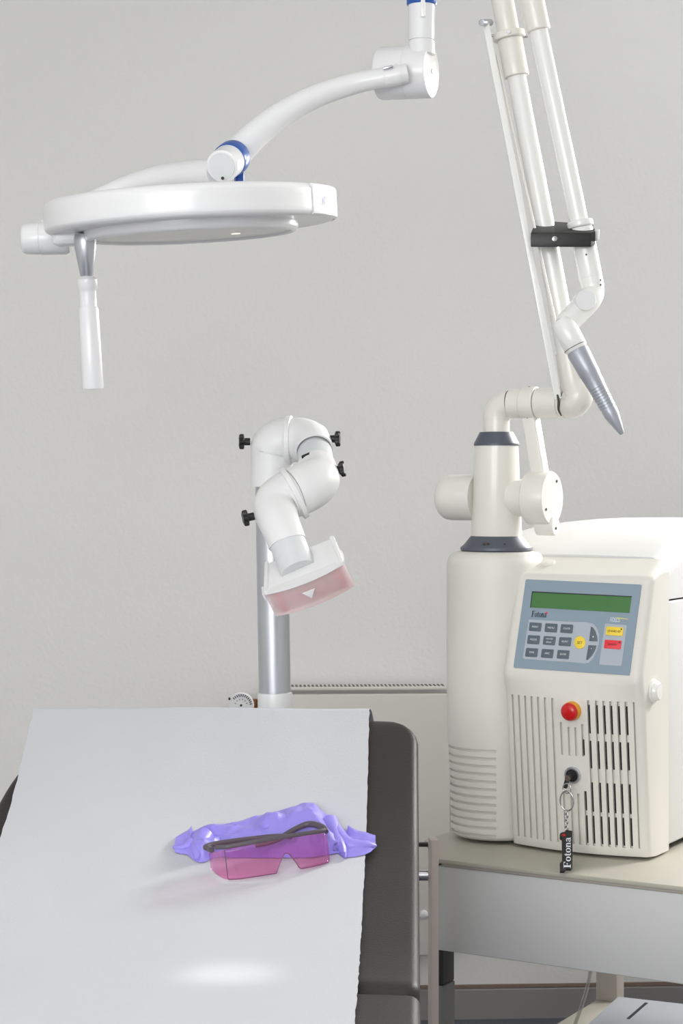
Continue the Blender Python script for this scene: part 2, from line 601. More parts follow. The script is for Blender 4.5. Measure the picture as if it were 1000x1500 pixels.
cart_leg('leg_column', -.349, -.0075, .018, .045, .53, TOP - .03, M_legdark)
cart_leg('leg_sleeve', -.349, -.0075, .020, .047, .03, .53, M_leggrey)
cart_leg('foot', -.349, .2, .04, .5, 0.0, .03, M_leggrey)
cart_leg('leg_column', .27, .03, .034, .13, .53, TOP - .03, M_legdark)
cart_leg('leg_sleeve', .27, .03, .040, .135, .03, .53, M_leggrey)
cart_leg('foot', .27, .2, .05, .62, 0.0, .03, M_leggrey)
RZ = .335
bk = L(-.345, .71, 0)
cart_leg('rear_post', -.345, .71, .045, .04, 0, TOP - .03, M_cartleg)
cart_leg('rear_post', .27, .71, .045, .04, 0, TOP - .03, M_cartleg)
bm = NB(); box(bm, L(-.3395, .36, RZ - .02), (.052, .72, .04), (U, W, ZU), .003); obj('shelf_rail', bm, M_cart, cart)
bm = NB(); box(bm, L(.27, .36, RZ - .02), (.045, .72, .04), (U, W, ZU), .003); obj('shelf_rail', bm, M_cart, cart)
bm = NB(); box(bm, L(-.03, .36, RZ - .034), (.56, .66, .008), (U, W, ZU), .001); obj('lower_shelf', bm, M_cart, cart)

# grey board lying on the lower shelf
by = radians(23.7)
bU, bW = V((cos(by), -sin(by), 0)), V((sin(by), cos(by), 0))
bo = P(904, 1459, 3.78)
brd = thing('slotted_board', (bo.x, bo.y, RZ - .030), 'grey blue board with a narrow slot lying under the cart top', 'board', -by)
bm = NB()
bz = RZ - .0292
c = bo + bU * .17 - bW * .25
box(bm, V((c.x, c.y, (bz + bo.z) / 2)), (.34, .5, bo.z - bz), (bU, bW, ZU), .004)
pan = obj('panel', bm, M_board, brd)
bm = NB()
s0, s1 = P(919.5, 1492, 3.62), P(946.5, 1467, 3.73)
s0.z = s1.z = bo.z + .0003
d = (s1 - s0).normalized()
box(bm, (s0 + s1) / 2, (.006, (s1 - s0).length, .0008), (V((d.y, -d.x, 0)), d, ZU))
obj('slot', bm, M_black, pan)

# clear hose hanging below the cart top
hs = thing('clear_hose', P(866, 1416, 3.42), 'thin clear hose hanging beneath the cart front panel', 'hose')
bm = NB()
tube(bm, [P(868, 1370, 3.42), P(866, 1410, 3.42), P(860, 1445, 3.40), P(850, 1478, 3.38), P(840, 1505, 3.35), P(824, 1545, 3.24), P(800, 1580, 3.12)], .0034, 12)
obj('tubing', bm, M_hose, hs)

# ------------------------------------------------------------------ the medical laser
las = thing('medical_laser', L(-.2, .35, TOP), 'cream medical laser unit with keypad and tall jointed beam arm on the cart', 'medical laser', -TH)


def sstep(a, b, x):
    t = max(0, min(1, (x - a) / (b - a)))
    return t * t * (3 - 2 * t)


ZK = 1.055     # height of the crease under the keypad


def vf(u, z):
    """depth of the console face (recedes above and below the crease, bulges sideways below it)"""
    v = (z - ZK) * .343 if z > ZK else (ZK - z) / (ZK - .765) * .030
    return v + (1.4 * (u + .122) ** 2 - .010) * (1 - sstep(1.01, 1.062, z))


def face(px, py):
    """where the sight line of a photo point meets the console face -> (u, z)"""
    Y = 3.12
    for _ in range(30):
        p = P(px, py, Y) - OR
        u, v = p.dot(U), p.dot(W)
        Y += (vf(u, p.z) - v) * 0.9
    return u, p.z


def fpos(u, z, lift=0.0):
    e = .002
    n = (L(u + e, vf(u + e, z), z) - L(u - e, vf(u - e, z), z)).cross(L(u, vf(u, z + e), z + e) - L(u, vf(u, z - e), z - e)).normalized()
    return L(u, vf(u, z), z) + n * lift, n


# console (front shell) with its vent grooves
Z3 = lambda X, Y: (730 + X / 3.704, 990 + Y / 3.704)
cols = [78, 112, 146, 180, 215, 252, 292, 335, 375, 412, 450, 487, 530, 570, 608, 648, 690, 735]
uc = [face(*Z3(x, 140))[0] for x in cols]
zc = lambda yy, x=500: face(*Z3(x, yy))[1]
hw = .0023
ztop, zbot = zc(128, 400), zc(920, 500)
GRO, BLK = [], []
for i, u in enumerate(uc):
    if i < 7 or i > 10:
        GRO.append((i, zbot, ztop))
    elif i == 7:
        GRO += [(i, zc(440), zc(262)), (i, zbot, zc(640))]
    elif i in (8, 9):
        GRO += [(i, zc(440), zc(285)), (i, zbot, zc(645))]
    else:
        GRO += [(i, zc(440), zc(265)), (i, zbot, zc(628))]
    if 11 <= i <= 16:
        for a, b in ((160, 315), (355, 505), (580, 740), (762, 912)):
            BLK.append((i, zc(b), zc(a)))
    if i == 10:
        BLK += [(i, zc(436), zc(350)), (i, zc(735), zc(632)), (i, zc(912), zc(762))]
zs = set()
for g in GRO + BLK:
    zs.add(round(g[1], 5)); zs.add(round(g[2], 5))
base = [.772 + i * (1.205 - .772) / 46 for i in range(47)]
zall = sorted(zs)
for z in base:
    if all(abs(z - q) > .0035 for q in zall):
        zall.append(z)
zall = sorted(zall)
us = []
for u in uc:
    us += [u - hw, u + hw]
extra = [-.231, -.236, -.240]
us += [u for u in [-.231 + .231 * i / 3 - .0 for i in range(0)] if True]
us = sorted(us)
ul, ur, rc = -.246, 0.0, .014
us = [x for x in us if ul + rc < x < ur - rc]
for a in (ul + rc, ur - rc, -.022):
    if all(abs(a - q) > .002 for q in us):
        us.append(a)
us = sorted(us)
colsd = [(ul, 'abs', .13), (ul, 'abs', .06)] + [(ul + rc - rc * sin(t), 'rel', rc * (1 - cos(t))) for t in (pi / 2, 3 * pi / 8, pi / 4, pi / 8)] + \
        [(u, 'rel', 0) for u in us] + [(ur - rc + rc * sin(t), 'rel', rc * (1 - cos(t))) for t in (pi / 8, pi / 4, 3 * pi / 8, pi / 2)] + [(ur, 'abs', .085), (ur, 'abs', .126)]
rt = .016
zt0 = 1.205
rowsd = [(.765, 'abs', .12), (.765, 'rel', .02), (.767, 'rel', .002)] + [(z, 'rel', 0) for z in zall] + \
        [(zt0 + rt * sin(t), 'rel', rt * (1 - cos(t))) for t in (pi / 8, pi / 4, 3 * pi / 8, 1.35)] + [(1.238, 'abs', .105), (1.246, 'abs', .126)]
bm = NB()
grid = []
for (z, rm, rv) in rowsd:
    row = []
    for (u, cm, cv) in colsd:
        uu = max(ul + rc, min(ur - rc, u))
        v0 = vf(uu, min(z, zt0))
        if rm == 'rel':
            v = v0 + rv + (cv if cm == 'rel' else 0)
            if cm == 'abs':
                v = max(cv, v0 + rc)
        else:
            v = rv if cm == 'rel' else max(rv, cv) if z > 1 else (rv if cm == 'rel' else cv)
        zz = z
        if z > 1.15:
            k = max(0, .022 - (ur - u))
            zz = min(z, (1.246 if rm == 'abs' else 1.30) - (.022 - sqrt(max(0, .022 ** 2 - k * k)))) if rm == 'abs' else z - 0
        row.append(bm.verts.new(L(u, v, zz)))
    grid.append(row)
fg = {}
for j in range(len(rowsd) - 1):
    for i in range(len(colsd) - 1):
        f = bm.faces.new((grid[j][i], grid[j][i + 1], grid[j + 1][i + 1], grid[j + 1][i]))
        fg[(j, i)] = f
gf, bf = [], []
for (j, i), f in fg.items():
    if rowsd[j][1] != 'rel' or colsd[i][1] != 'rel':
        continue
    zm = (rowsd[j][0] + rowsd[j + 1][0]) / 2
    um = (colsd[i][0] + colsd[i + 1][0]) / 2
    for g in GRO:
        if abs(um - uc[g[0]]) < hw * .9 and g[1] < zm < g[2]:
            gf.append(f)
            for b in BLK:
                if b[0] == g[0] and b[1] < zm < b[2]:
                    bf.append(f)
            break
for f in bf:
    f.material_index = 1
r = bmesh.ops.extrude_face_region(bm, geom=gf)
nv = [e for e in r['geom'] if isinstance(e, bmesh.types.BMVert)]
for v in nv:
    v.co += W * .006
keep = [e for e in r['geom'] if isinstance(e, bmesh.types.BMFace)]
bmesh.ops.delete(bm, geom=[f for f in gf if f.is_valid and f not in keep], context='FACES_ONLY')
console = obj('console', bm, [M_cream, M_black], las, sharp=50)

# main body, hood
bm = NB()
box(bm, L(-.181, .4405, (.772 + 1.176) / 2), (.356, .619, 1.176 - .772), (U, W, ZU), .004)
obj('body', bm, M_cream2, las)
bm = NB()
box(bm, L(-.181, .44, .99), (.348, .636, .44), (U, W, ZU), .002)
obj('inner_frame', bm, M_black, las)
hv = [(.129, 1.248), (.16, 1.260), (.2, 1.273), (.25, 1.284), (.32, 1.291), (.45, 1.297), (.6, 1.30), (.72, 1.30), (.74, 1.296), (.75, 1.28)]
rl = []
for v, zt in hv:
    ring = [L(-.002, v, 1.179), L(-.002, v, zt - .034)]
    for k in range(1, 9):
        a = k / 8 * pi / 2
        ring.append(L(-.002 - .034 * (1 - cos(a)), v, zt - .034 + .034 * sin(a)))
    for k in range(1, 8):
        ring.append(L(-.036 - (.324 - .036) * k / 8, v, zt + .002 * sin(k / 8 * pi)))
    for k in range(0, 9):
        a = k / 8 * pi / 2
        ring.append(L(-.324 - .036 * sin(a), v, zt - .036 + .036 * cos(a)))
    ring.append(L(-.36, v, 1.179))
    rl.append(ring)
bm = NB(); rings(bm, rl)
obj('hood', bm, M_cream2, las)
bm = NB(); disc(bm, L(-.205, .1, 1.2335), V((0, 0, 1)) - W * .3, .012, .005, 28); obj('blanking_cap', bm, M_cream, las)
for uu in (-.32, -.04):
    for vv in (.14, .68):
        bm = NB(); cyl(bm, L(uu, vv, TOP + .0005), L(uu, vv, .774), .016, segs=20); obj('rubber_foot', bm, M_blackpl, las)

# tower on the left front, with its louvre grooves
CU, CV = -.305, .105
CC = L(CU, CV, 0)
zl = [.777 + i * (.920 - .777) / 11 for i in range(12)]
zr = set()
for z in zl:
    zr.add(z - .0022); zr.add(z + .0022)
zz = sorted(zr) + [.94, .96, 1.0, 1.05, 1.1, 1.15, 1.2, 1.232]
tr = lambda z: .0855 - .0075 * sstep(1.0, .765, z) if False else .0855 - .0070 * (1 - sstep(.765, 1.02, z))
rows = [(.765, .058), (.767, .070), (.771, tr(.771) - .001)] + [(z, tr(z)) for z in zz] + [(1.232 + .022 * sin(t), .0855 - .022 * (1 - cos(t))) for t in (pi / 8, pi / 4, 3 * pi / 8, pi / 2)] + [(1.2545, .03)]
angs = [radians(-215 + 120 * i / 26) for i in range(27)]
a0 = -215
angs = [radians(a0)] + [radians(-215 + 120 * i / 26) for i in range(1, 27)] + [radians(-95 + (145 + 95) * i / 40) for i in range(1, 40)]
bm = NB()
gr_ = [[bm.verts.new(CC + V((r * cos(a), r * sin(a), z))) for a in angs] for z, r in rows]
gf = []
for j in range(len(rows) - 1):
    for i in range(len(angs)):
        f = bm.faces.new((gr_[j][i], gr_[j][(i + 1) % len(angs)], gr_[j + 1][(i + 1) % len(angs)], gr_[j + 1][i]))
        zm = (rows[j][0] + rows[j + 1][0]) / 2
        if i < 26 and any(abs(zm - z) < .001 for z in zl):
            gf.append(f)
bm.faces.new(gr_[0]); bm.faces.new(gr_[-1])
r = bmesh.ops.extrude_face_region(bm, geom=gf)
for e in r['geom']:
    if isinstance(e, bmesh.types.BMVert):
        c = V((CC.x, CC.y, e.co.z))
        e.co += (c - e.co).normalized() * .0045
keep = [e for e in r['geom'] if isinstance(e, bmesh.types.BMFace)]
bmesh.ops.delete(bm, geom=[f for f in gf if f.is_valid and f not in keep], context='FACES_ONLY')
# fairing between tower and hood
tower = obj('tower', bm, M_cream, las, sharp=50)

# keypad
FR = lambda px, py, lift=0: fpos(*face(px, py), lift)[0]


def plate(bm, pts, lift0, lift1, bev=0.0):
    nrm = fpos(*face(845, 920))[1]
    poly = [FR(x, y, lift0) for x, y in pts]
    prism(bm, poly, nrm * (lift1 - lift0), bev)


def rquad(pts, r, n=4):
    """round the corners of a photo-space quad"""
    out = []
    k = len(pts)
    for i in range(k):
        p, a, b = V(pts[i]), V(pts[i - 1]), V(pts[(i + 1) % k])
        d0, d1 = (a - p).normalized() * r, (b - p).normalized() * r
        for t in range(n + 1):
            s = t / n
            q = (p + d0) * (1 - s) ** 2 + p * 2 * s * (1 - s) + (p + d1) * s * s
            out.append((q.x, q.y))
    return out


ZA = lambda X, Y: (740 + X / 4.545, 840 + Y / 4.545)
ZB = lambda X, Y: (760 + X / 10, 860 + Y / 10)
ZD = lambda X, Y: (840 + X / 10, 880 + Y / 10)
bm = NB(); plate(bm, rquad([ZA(138, 40), ZA(908, 76), ZA(828, 680), ZA(55, 628)], 2), .0002, .0016)
keyp = obj('keypad', bm, M_panel, las, label='blue grey keypad panel with green screen')
bm = NB(); plate(bm, [ZA(185, 125), ZA(842, 158), ZA(828, 265), ZA(170, 228)], .0016, .0022); obj('screen', bm, M_lcd, keyp)
bm = NB(); plate(bm, [ZA(181, 121), ZA(845, 154), ZA(843, 160), ZA(183, 129)], .0017, .0025); plate(bm, [ZA(181, 121), ZA(186, 121), ZA(172, 230), ZA(167, 230)], .0017, .0025); obj('screen_bezel', bm, M_txtk, keyp)
bm = NB()
arcp = [ZB(150, 480), ZB(800, 515)] + [ZD(180, 318), ZD(290, 340), ZD(345, 400), ZD(378, 500), ZD(375, 620), ZD(345, 740), ZD(290, 850), ZD(230, 910), ZD(170, 925)] + [ZB(800, 1108), ZB(90, 1058), ZB(60, 1035)]
plate(bm, arcp, .0016, .0020); obj('key_field', bm, M_panel2, keyp)
bm = NB(); plate(bm, rquad([ZD(465, 340), ZD(785, 362), ZD(705, 962), ZD(378, 940)], 2), .0016, .0020); obj('key_field', bm, M_panel2, keyp)
up = (FR(838, 860) - FR(826, 950)).normalized()
KB = [[(165, 520, 342, 532, 327, 658, 150, 645), (395, 535, 575, 545, 560, 672, 380, 660), (625, 548, 803, 556, 788, 685, 610, 672)],
      [(140, 708, 318, 718, 302, 845, 125, 835), (370, 722, 548, 732, 532, 860, 355, 846), (600, 738, 778, 745, 762, 875, 585, 862)],
      [(115, 895, 290, 905, 272, 1032, 95, 1022), (345, 910, 518, 920, 500, 1048, 325, 1036), (575, 925, 750, 935, 732, 1062, 558, 1048)]]
KT = [['ENERGY', 'MENU', 'COUNTER'], ['MODE', 'WATER\nSPRAY', 'FREQUENCY'], ['TIME', 'ARC', 'ENTER']]
for r in range(3):
    for c in range(3):
        q = KB[r][c]
        pts = [ZB(q[k], q[k + 1]) for k in (0, 2, 4, 6)]
        bm = NB(); plate(bm, rquad(pts, 1.6), .0018, .0031, .0004)
        bt = obj('key_button', bm, M_btn, keyp)
        cx, cy = sum(p[0] for p in pts) / 4, sum(p[1] for p in pts) / 4
        bm = NB()
        t = KT[r][c]
        if '\n' in t:
            a, b = t.split('\n')
            put_text(bm, a, .0036, FR(cx + .5, cy - 1.4, .0033), U, up, .0002, 'CENTER')
            put_text(bm, b, .0036, FR(cx - .5, cy + 3.6, .0033), U, up, .0002, 'CENTER')
        else:
            put_text(bm, t, .0044, FR(cx, cy + 1.2, .0033), U, up, .0002, 'CENTER', squash=min(1, 4.2 / len(t)))
        obj('lettering', bm, M_txtw, bt)
bm = NB()
c0 = ZD(98, 618)
plate(bm, [(c0[0] + 8.3 * cos(2 * pi * k / 32) - 0 * k, c0[1] + 9.3 * sin(2 * pi * k / 32)) for k in range(32)], .0018, .0031, .0004)
bt = obj('set_button', bm, M_yel, keyp, label='round yellow button')
bm = NB(); put_text(bm, 'SET', .0060, FR(c0[0], c0[1] + 2, .0033), U, up, .0002, 'CENTER'); obj('lettering', bm, M_txtk, bt)
for pts, s, tp in (([(262, 382), (290, 400), (325, 450), (350, 530), (355, 600), (233, 595)], '+', (292, 560)), ([(225, 655), (340, 662), (318, 735), (270, 815), (210, 872), (190, 868)], '-', (268, 725))):
    bm = NB(); plate(bm, [ZD(*p) for p in pts], .0018, .0030, .0003)
    bt = obj('arrow_button', bm, M_btn, keyp)
    bm = NB(); put_text(bm, s, .008, FR(*ZD(*tp), .0032), U, up, .0002, 'CENTER'); obj('lettering', bm, M_txtw, bt)
for pts, s, m, nm in (([(490, 382), (740, 398), (722, 525), (476, 508)], 'STAND BY', M_yel, 'standby_button'), ([(465, 576), (712, 592), (694, 718), (450, 702)], 'READY', M_redb, 'ready_button')):
    q = [ZD(*p) for p in pts]
    bm = NB(); plate(bm, rquad(q, 1), .0018, .0031, .0004)
    bt = obj(nm, bm, m, keyp)
    cx, cy = sum(p[0] for p in q) / 4, sum(p[1] for p in q) / 4
    bm = NB(); put_text(bm, s, .0050, FR(cx - .5, cy + 1.6, .0033), U, up, .0002, 'CENTER'); obj('lettering', bm, M_txtk, bt)
    bm = NB(); dp = (q[1][0] - 3.2, q[1][1] + 2.6)
    plate(bm, [(dp[0] + cos(k) * 1.2, dp[1] + sin(k) * 1.2) for k in [2 * pi * i / 12 for i in range(12)]], .0031, .0034)
    obj('indicator', bm, M_txtk, bt)
bm = NB(); serif_word(bm, FR(*ZB(185, 440), .0017), U, up, .0105, .84); obj('lettering', bm, M_txtk, keyp)
bm = NB(); rp = ZB(410, 383); plate(bm, [(rp[0] + cos(k) * 1.5, rp[1] + sin(k) * 1.5) for k in [2 * pi * i / 14 for i in range(14)]], .0017, .0022); obj('red_dot', bm, M_redb, keyp)
bm = NB(); put_text(bm, 'FIDELIS', .0105, FR(*ZD(535, 312), .0018), U, up, .0002, squash=.52); obj('lettering', bm, M_txtw, keyp)
bm = NB(); a, b = FR(*ZD(640, 268), .0021), FR(*ZD(800, 280), .0021); prism(bm, [a, b, b + up * .0012, a + up * .0022], V((0, 0, 0)) + fpos(*face(900, 908))[1] * .0002); obj('accent_stroke', bm, M_txty, keyp)

# emergency stop, key lock, side knob
eu = face(838, 1041)
ep, en = fpos(*eu)
en = (en + V((-.12, 0, 0))).normalized()
bm = NB(); lathe(bm, ep - en * .002, en, [(0, .0155), (.006, .0155), (.009, .0135), (.010, .011)], 40); ring_ = obj('stop_collar', bm, M_orange, las, label='orange collar of the red stop button')
bm = NB(); lathe(bm, ep + en * .006, en, [(-.002, .009), (.001, .009), (.0015, .0135), (.004, .0148), (.007, .0142), (.0098, .0115), (.011, .006), (.0114, .0005)], 40); obj('emergency_stop', bm, M_red, las, label='red mushroom emergency stop')
lu = face(839, 1135)
lp, ln = fpos(*lu)
bm = NB(); lathe(bm, lp - ln * .002, ln, [(0, .0140), (.006, .0140), (.0075, .0128), (.0075, .0105), (.004, .0100)], 40); lock = obj('key_lock', bm, M_alu, las, label='round metal key lock')
bm = NB(); lathe(bm, lp, ln, [(0, .0102), (.005, .0102), (.0062, .0092), (.0062, .001)], 36); obj('lock_core', bm, M_blackpl, lock)
sk = L(0, .055, 0)
skc = P(955, 1013, 3.10)
bm = NB()
skc = L(-.001, .055, 1.035)
lathe(bm, skc, U, [(0, .019), (.004, .019), (.005, .016), (.010, .0155), (.013, .013), (.0135, .0005)], 36)
obj('side_knob', bm, M_white2, las)

# ---- column and the articulated beam arm
CY = CC.y


def C3(px, py):
    """a point in the column's own plane"""
    return P(px, py, CY)


cz = lambda py: CH - (py - HZ) / F * CY
s = CY / F
AX = V((CC.x, CC.y, 0))
bm = NB()
z0 = 1.2545
lathe(bm, AX + V((0, 0, z0)), ZU, [(0, .060), (.002, .0625), (.006, .062), (.012, .055), (.024, .0455), (.0255, .044)], 64)
col0 = obj('base_collar', bm, M_collar, las)
for ax_, dz in ((-110, .013), (-117, .013), (-80, .013)):
    a = radians(ax_)
    d = V((cos(a), sin(a), .9)).normalized()
    bm = NB(); disc(bm, AX + V((cos(a) * .0545, sin(a) * .0545, z0 + dz)), d, .0028 if ax_ != -80 else .0018, .0008, 12)
    obj('screw', bm, M_dark, col0)
zc1, zc2 = cz(653), cz(633)
bm = NB(); lathe(bm, AX + V((0, 0, z0 + .0255)), ZU, [(0, .0435), (.002, .044), (zc1 - z0 - .0255, .0378)], 64); obj('column', bm, M_armcream, las)
bm = NB(); lathe(bm, AX + V((0, 0, zc1)), ZU, [(0, .039), (.003, .0392), (.005, .0385), (zc2 - zc1 - .003, .0305), (zc2 - zc1, .0288), (zc2 - zc1 + .0005, .02)], 56); obj('column_collar', bm, M_collar, las)
zn = cz(592)
rt_ = R_(22, CY)
bm = NB(); lathe(bm, AX + V((0, 0, zc2)), ZU, [(0, .0228), (cz(613) - zc2, .0228)], 48); obj('neck', bm, M_armcream, las)
bm = NB()
EA = [AX + V((0, 0, cz(613.5)))]
pts = []
rb = .026
for k in range(0, 13):
    a = k / 12 * pi / 2
    pts.append(AX + V((0, 0, zn - rb)) + V((0, 0, rb * sin(a))) + U * (rb * (1 - cos(a))))
tube(bm, pts, .0242, 36, smooth=False); obj('elbow', bm, M_armcream, las)
HA = AX + V((0, 0, zn))
bm = NB(); cyl(bm, HA + U * .02, HA + U * .14, .0235, segs=40); obj('joint_core', bm, M_dark, las)
bm = NB(); cyl(bm, HA + U * (rb + .0012), HA + U * .050, .0248, segs=48, fil=.0008); obj('joint_ring', bm, M_armcream, las)
bm = NB(); cyl(bm, HA + U * .0512, HA + U * .077, .0285, segs=48, fil=.002)
jr = obj('link_ring', bm, M_armcream, las)
for a in (-150, -80, 65):
    a = radians(a); f_, x_, y_ = frame_of(U)
    d = -W * cos(radians(0)) * 0 + (-W * cos(a) + ZU * sin(a) * -1).normalized()
    bm = NB(); disc(bm, HA + U * .064 + d * .0282, d, .0018, .0008, 10)
    obj('screw', bm, M_dark, jr)
bm = NB(); cyl(bm, HA + U * .0782, HA + U * .1203, .0262, segs=48, fil=.0008); obj('joint_barrel', bm, M_armcream, las)
bm = NB(); cyl(bm, HA + U * .1213, HA + U * .130, .0278, segs=48, fil=.0015); obj('barrel_flange', bm, M_armcream, las)
# knuckle: bends up into the first tube
KX = HA + U * .150
TOPA = P(731, 8, 3.24)
bm = NB()
dA = (TOPA - P(836, 575, KX.y)).normalized()
k0 = HA + U * .131
cen = HA + U * .150
tube(bm, [k0, HA + U * .143, cen + dA * .012 + U * .004, cen + dA * .035, cen + dA * .085], [.0262, .0262, .0255, .0228, .0212], 36, n=6)
obj('knuckle', bm, M_armcream, las)
A0 = cen + dA * .08
AL = (TOPA - A0).length
rA = R_(13.8, 3.24)
bm = NB(); cyl(bm, A0, A0 + dA * (AL - .115), .0188, rA, segs=40); t1 = obj('beam_tube', bm, M_white2, las)
bm = NB(); cyl(bm, A0 + dA * (AL - .125), A0 + dA * (AL - .06), R_(18.5, 3.24), segs=40, fil=.002)
sl = obj('tube_sleeve', bm, M_armcream, las)
bm = NB(); cyl(bm, A0 + dA * (AL - .060), A0 + dA * (AL - .048), R_(24, 3.24), segs=40, fil=.002); obj('sleeve_flange', bm, M_armcream, sl)
bm = NB(); cyl(bm, A0 + dA * (AL - .049), A0 + dA * (AL + .09), R_(16.5, 3.24), segs=40, fil=.002); obj('tube_end', bm, M_armcream, las)
sp = A0 + dA * (AL - .054)
for dx, dy in ((-.0275, 0.0), (.0275, 0.002), (-.003, -.0275)):
    d = V((dx, dy, 0)).normalized()
    bm = NB(); cyl(bm, sp + d * .024, sp + d * .0315, .003, segs=14)
    obj('screw', bm, M_steel, sl)
# second tube (returns down to the handpiece)
TOPB = P(779, 0, 3.2)
B0 = P(861, 400, 3.2)
dB = (TOPB - P(858, 372, 3.2)).normalized()
B0 = P(858, 372, 3.2)
BL = (TOPB - B0).length
bm = NB(); cyl(bm, B0, TOPB - dB * .03, R_(13.5, 3.2), segs=40); obj('beam_tube', bm, M_white2, las)
bm = NB(); cyl(bm, TOPB - dB * .053, TOPB + dB * .09, R_(18, 3.2), segs=40, fil=.003); obj('tube_sleeve', bm, M_armcream, las)
B1 = P(865, 408, 3.2)
bm = NB(); cyl(bm, B1, P(850.5, 333, 3.2), R_(17.2, 3.2), segs=40, fil=.003)
ls = obj('lower_sleeve', bm, M_white2, las)
bm = NB(); cyl(bm, P(850.5, 333, 3.2), P(848.5, 323, 3.2), R_(19, 3.2), segs=40, fil=.003); obj('sleeve_collar', bm, M_white2, ls)
# top cross joint, above the frame
ta, tb = A0 + dA * (AL + .085), TOPB + dB * .085
bm = NB(); tube(bm, [ta - dA * .02, ta + dA * .01, ta + dA * .035 + (tb - ta) * .3, tb + dB * .035 - (tb - ta) * .3, tb + dB * .01, tb - dB * .02], .019, 30, n=8); obj('top_joint', bm, M_armcream, las)
# parallel rail and thin rod beside the first tube
bm = NB()
ra, rb_ = P(711, 33, 3.215), P(817, 585, 3.185)
dr = (rb_ - ra).normalized()
sx = V((1, 0, 0)); sx = (sx - dr * sx.dot(dr)).normalized()
box(bm, (ra + rb_) / 2, (R_(10, 3.2), .006, (rb_ - ra).length), (sx, dr.cross(sx), dr), .0015); obj('parallel_rail', bm, M_white2, las)
bm = NB(); cyl(bm, P(727, 80, 3.22), P(815, 480, 3.19), .0022, segs=12); obj('thin_rod', bm, M_armcream, las)
bm = NB(); tube(bm, [P(816, 578, 3.18), P(818, 588, 3.18), P(818, 600, 3.175), P(822, 609, 3.17)], [.0014, .0022, .002, .0012], 12); obj('cable_stub', bm, M_dark, las)
bm = NB(); cyl(bm, P(705, 33, 3.2), P(718, 33, 3.23), R_(5, 3.2), segs=16, fil=.001); obj('rail_pivot', bm, M_alu, las)
# black clamp bridging both tubes
bm = NB()
cl = [P(777, 341, 3.165), P(865, 337, 3.165), P(872, 331, 3.18), P(869, 338, 3.225), P(835, 331, 3.24), P(810, 325, 3.25), P(783, 334, 3.24)]
zc_ = CH - (341 - HZ) / F * 3.165
cl = [V((p.x, p.y, zc_ + (p.y - 3.165) * .36)) for p in cl]
prism(bm, cl, V((0, 0, -R_(21, 3.17))), .0015); clamp = obj('tube_clamp', bm, M_blackpl, las)
bm = NB(); disc(bm, P(812, 350, 3.166), (0, -1, 0), R_(4, 3.17), .002, 20); obj('clamp_screw', bm, M_steel, clamp)
bm = NB(); c = P(869, 346, 3.19); box(bm, c, (R_(3, 3.2), .04, R_(16, 3.2)), (V((.95, .3, 0)).normalized(), V((-.3, .95, 0)).normalized(), ZU), .001); obj('clamp_plate', bm, M_white2, clamp)
# lower wrist and handpiece
bm = NB()
tube(bm, [P(864.5, 406, 3.2), P(868, 425, 3.2), P(862, 440, 3.19), P(845, 458, 3.175), P(833, 470, 3.165), P(826, 478, 3.16)], [R_(17, 3.2), R_(16.6, 3.2), R_(18, 3.2), R_(17.5, 3.2), R_(17, 3.2), R_(15, 3.2)], 36, n=8)
wr = obj('wrist', bm, M_white2, las)
bm = NB(); lathe(bm, P(852, 444, 3.18), V((.12, -1, .1)), [(0, R_(15.5, 3.15)), (.026, R_(15.5, 3.15)), (.028, R_(14.8, 3.15)), (.0285, .0005)], 40); obj('wrist_cap', bm, M_white, wr)
for px, py in ((877, 412), (877, 419), (871, 438), (856, 375), (828, 477), (838, 452)):
    bm = NB(); disc(bm, P(px, py, 3.2) + V((0, -.0195, 0)), (0.1, -1, 0), .0015, .001, 10)
    obj('screw', bm, M_dark, wr)
h0, h1, h2 = P(826, 478, 3.155), P(846, 512, 3.15), P(911, 636, 3.13)
dh = (h2 - h0).normalized()
HL = (h2 - h0).length
k = R_(1, 3.15)
bm = NB(); lathe(bm, h0 - dh * .012, dh, [(0, 12 * k), (.006, 16 * k), (.02, 17.8 * k), ((h1 - h0).length + .008, 17.2 * k), ((h1 - h0).length + .012, 15 * k)], 40); hb = obj('handpiece_socket', bm, M_white2, las)
d1 = (h1 - h0).length
bm = NB(); lathe(bm, h0, dh, [(d1 - .006, 16 * k), (d1 - .006, 17.75 * k), (d1 - .005, 17.75 * k), (d1 - .005, 16 * k)], 40); obj('seam_ring', bm, M_dark, hb)
bm = NB()
prof = [(d1, 15.5 * k), (d1 + .004, 16.6 * k), (d1 + .03, 15.6 * k), (d1 + .045, 15.2 * k), (d1 + .047, 14.6 * k), (d1 + .065, 13.6 * k)]
for i in range(8):
    dd = d1 + .068 + i * .0052
    rr = (13.2 - i * .18) * k
    prof += [(dd, rr), (dd + .0034, rr), (dd + .0038, rr - 1.0 * k), (dd + .0048, rr - 1.0 * k)]
prof += [(d1 + .113, 11.6 * k), (d1 + .122, 11.2 * k), (HL - .003, 4.2 * k), (HL, 3 * k), (HL + .0005, 1 * k)]
lathe(bm, h0, dh, prof, 44); obj('handpiece', bm, M_hand, hb, sharp=25)
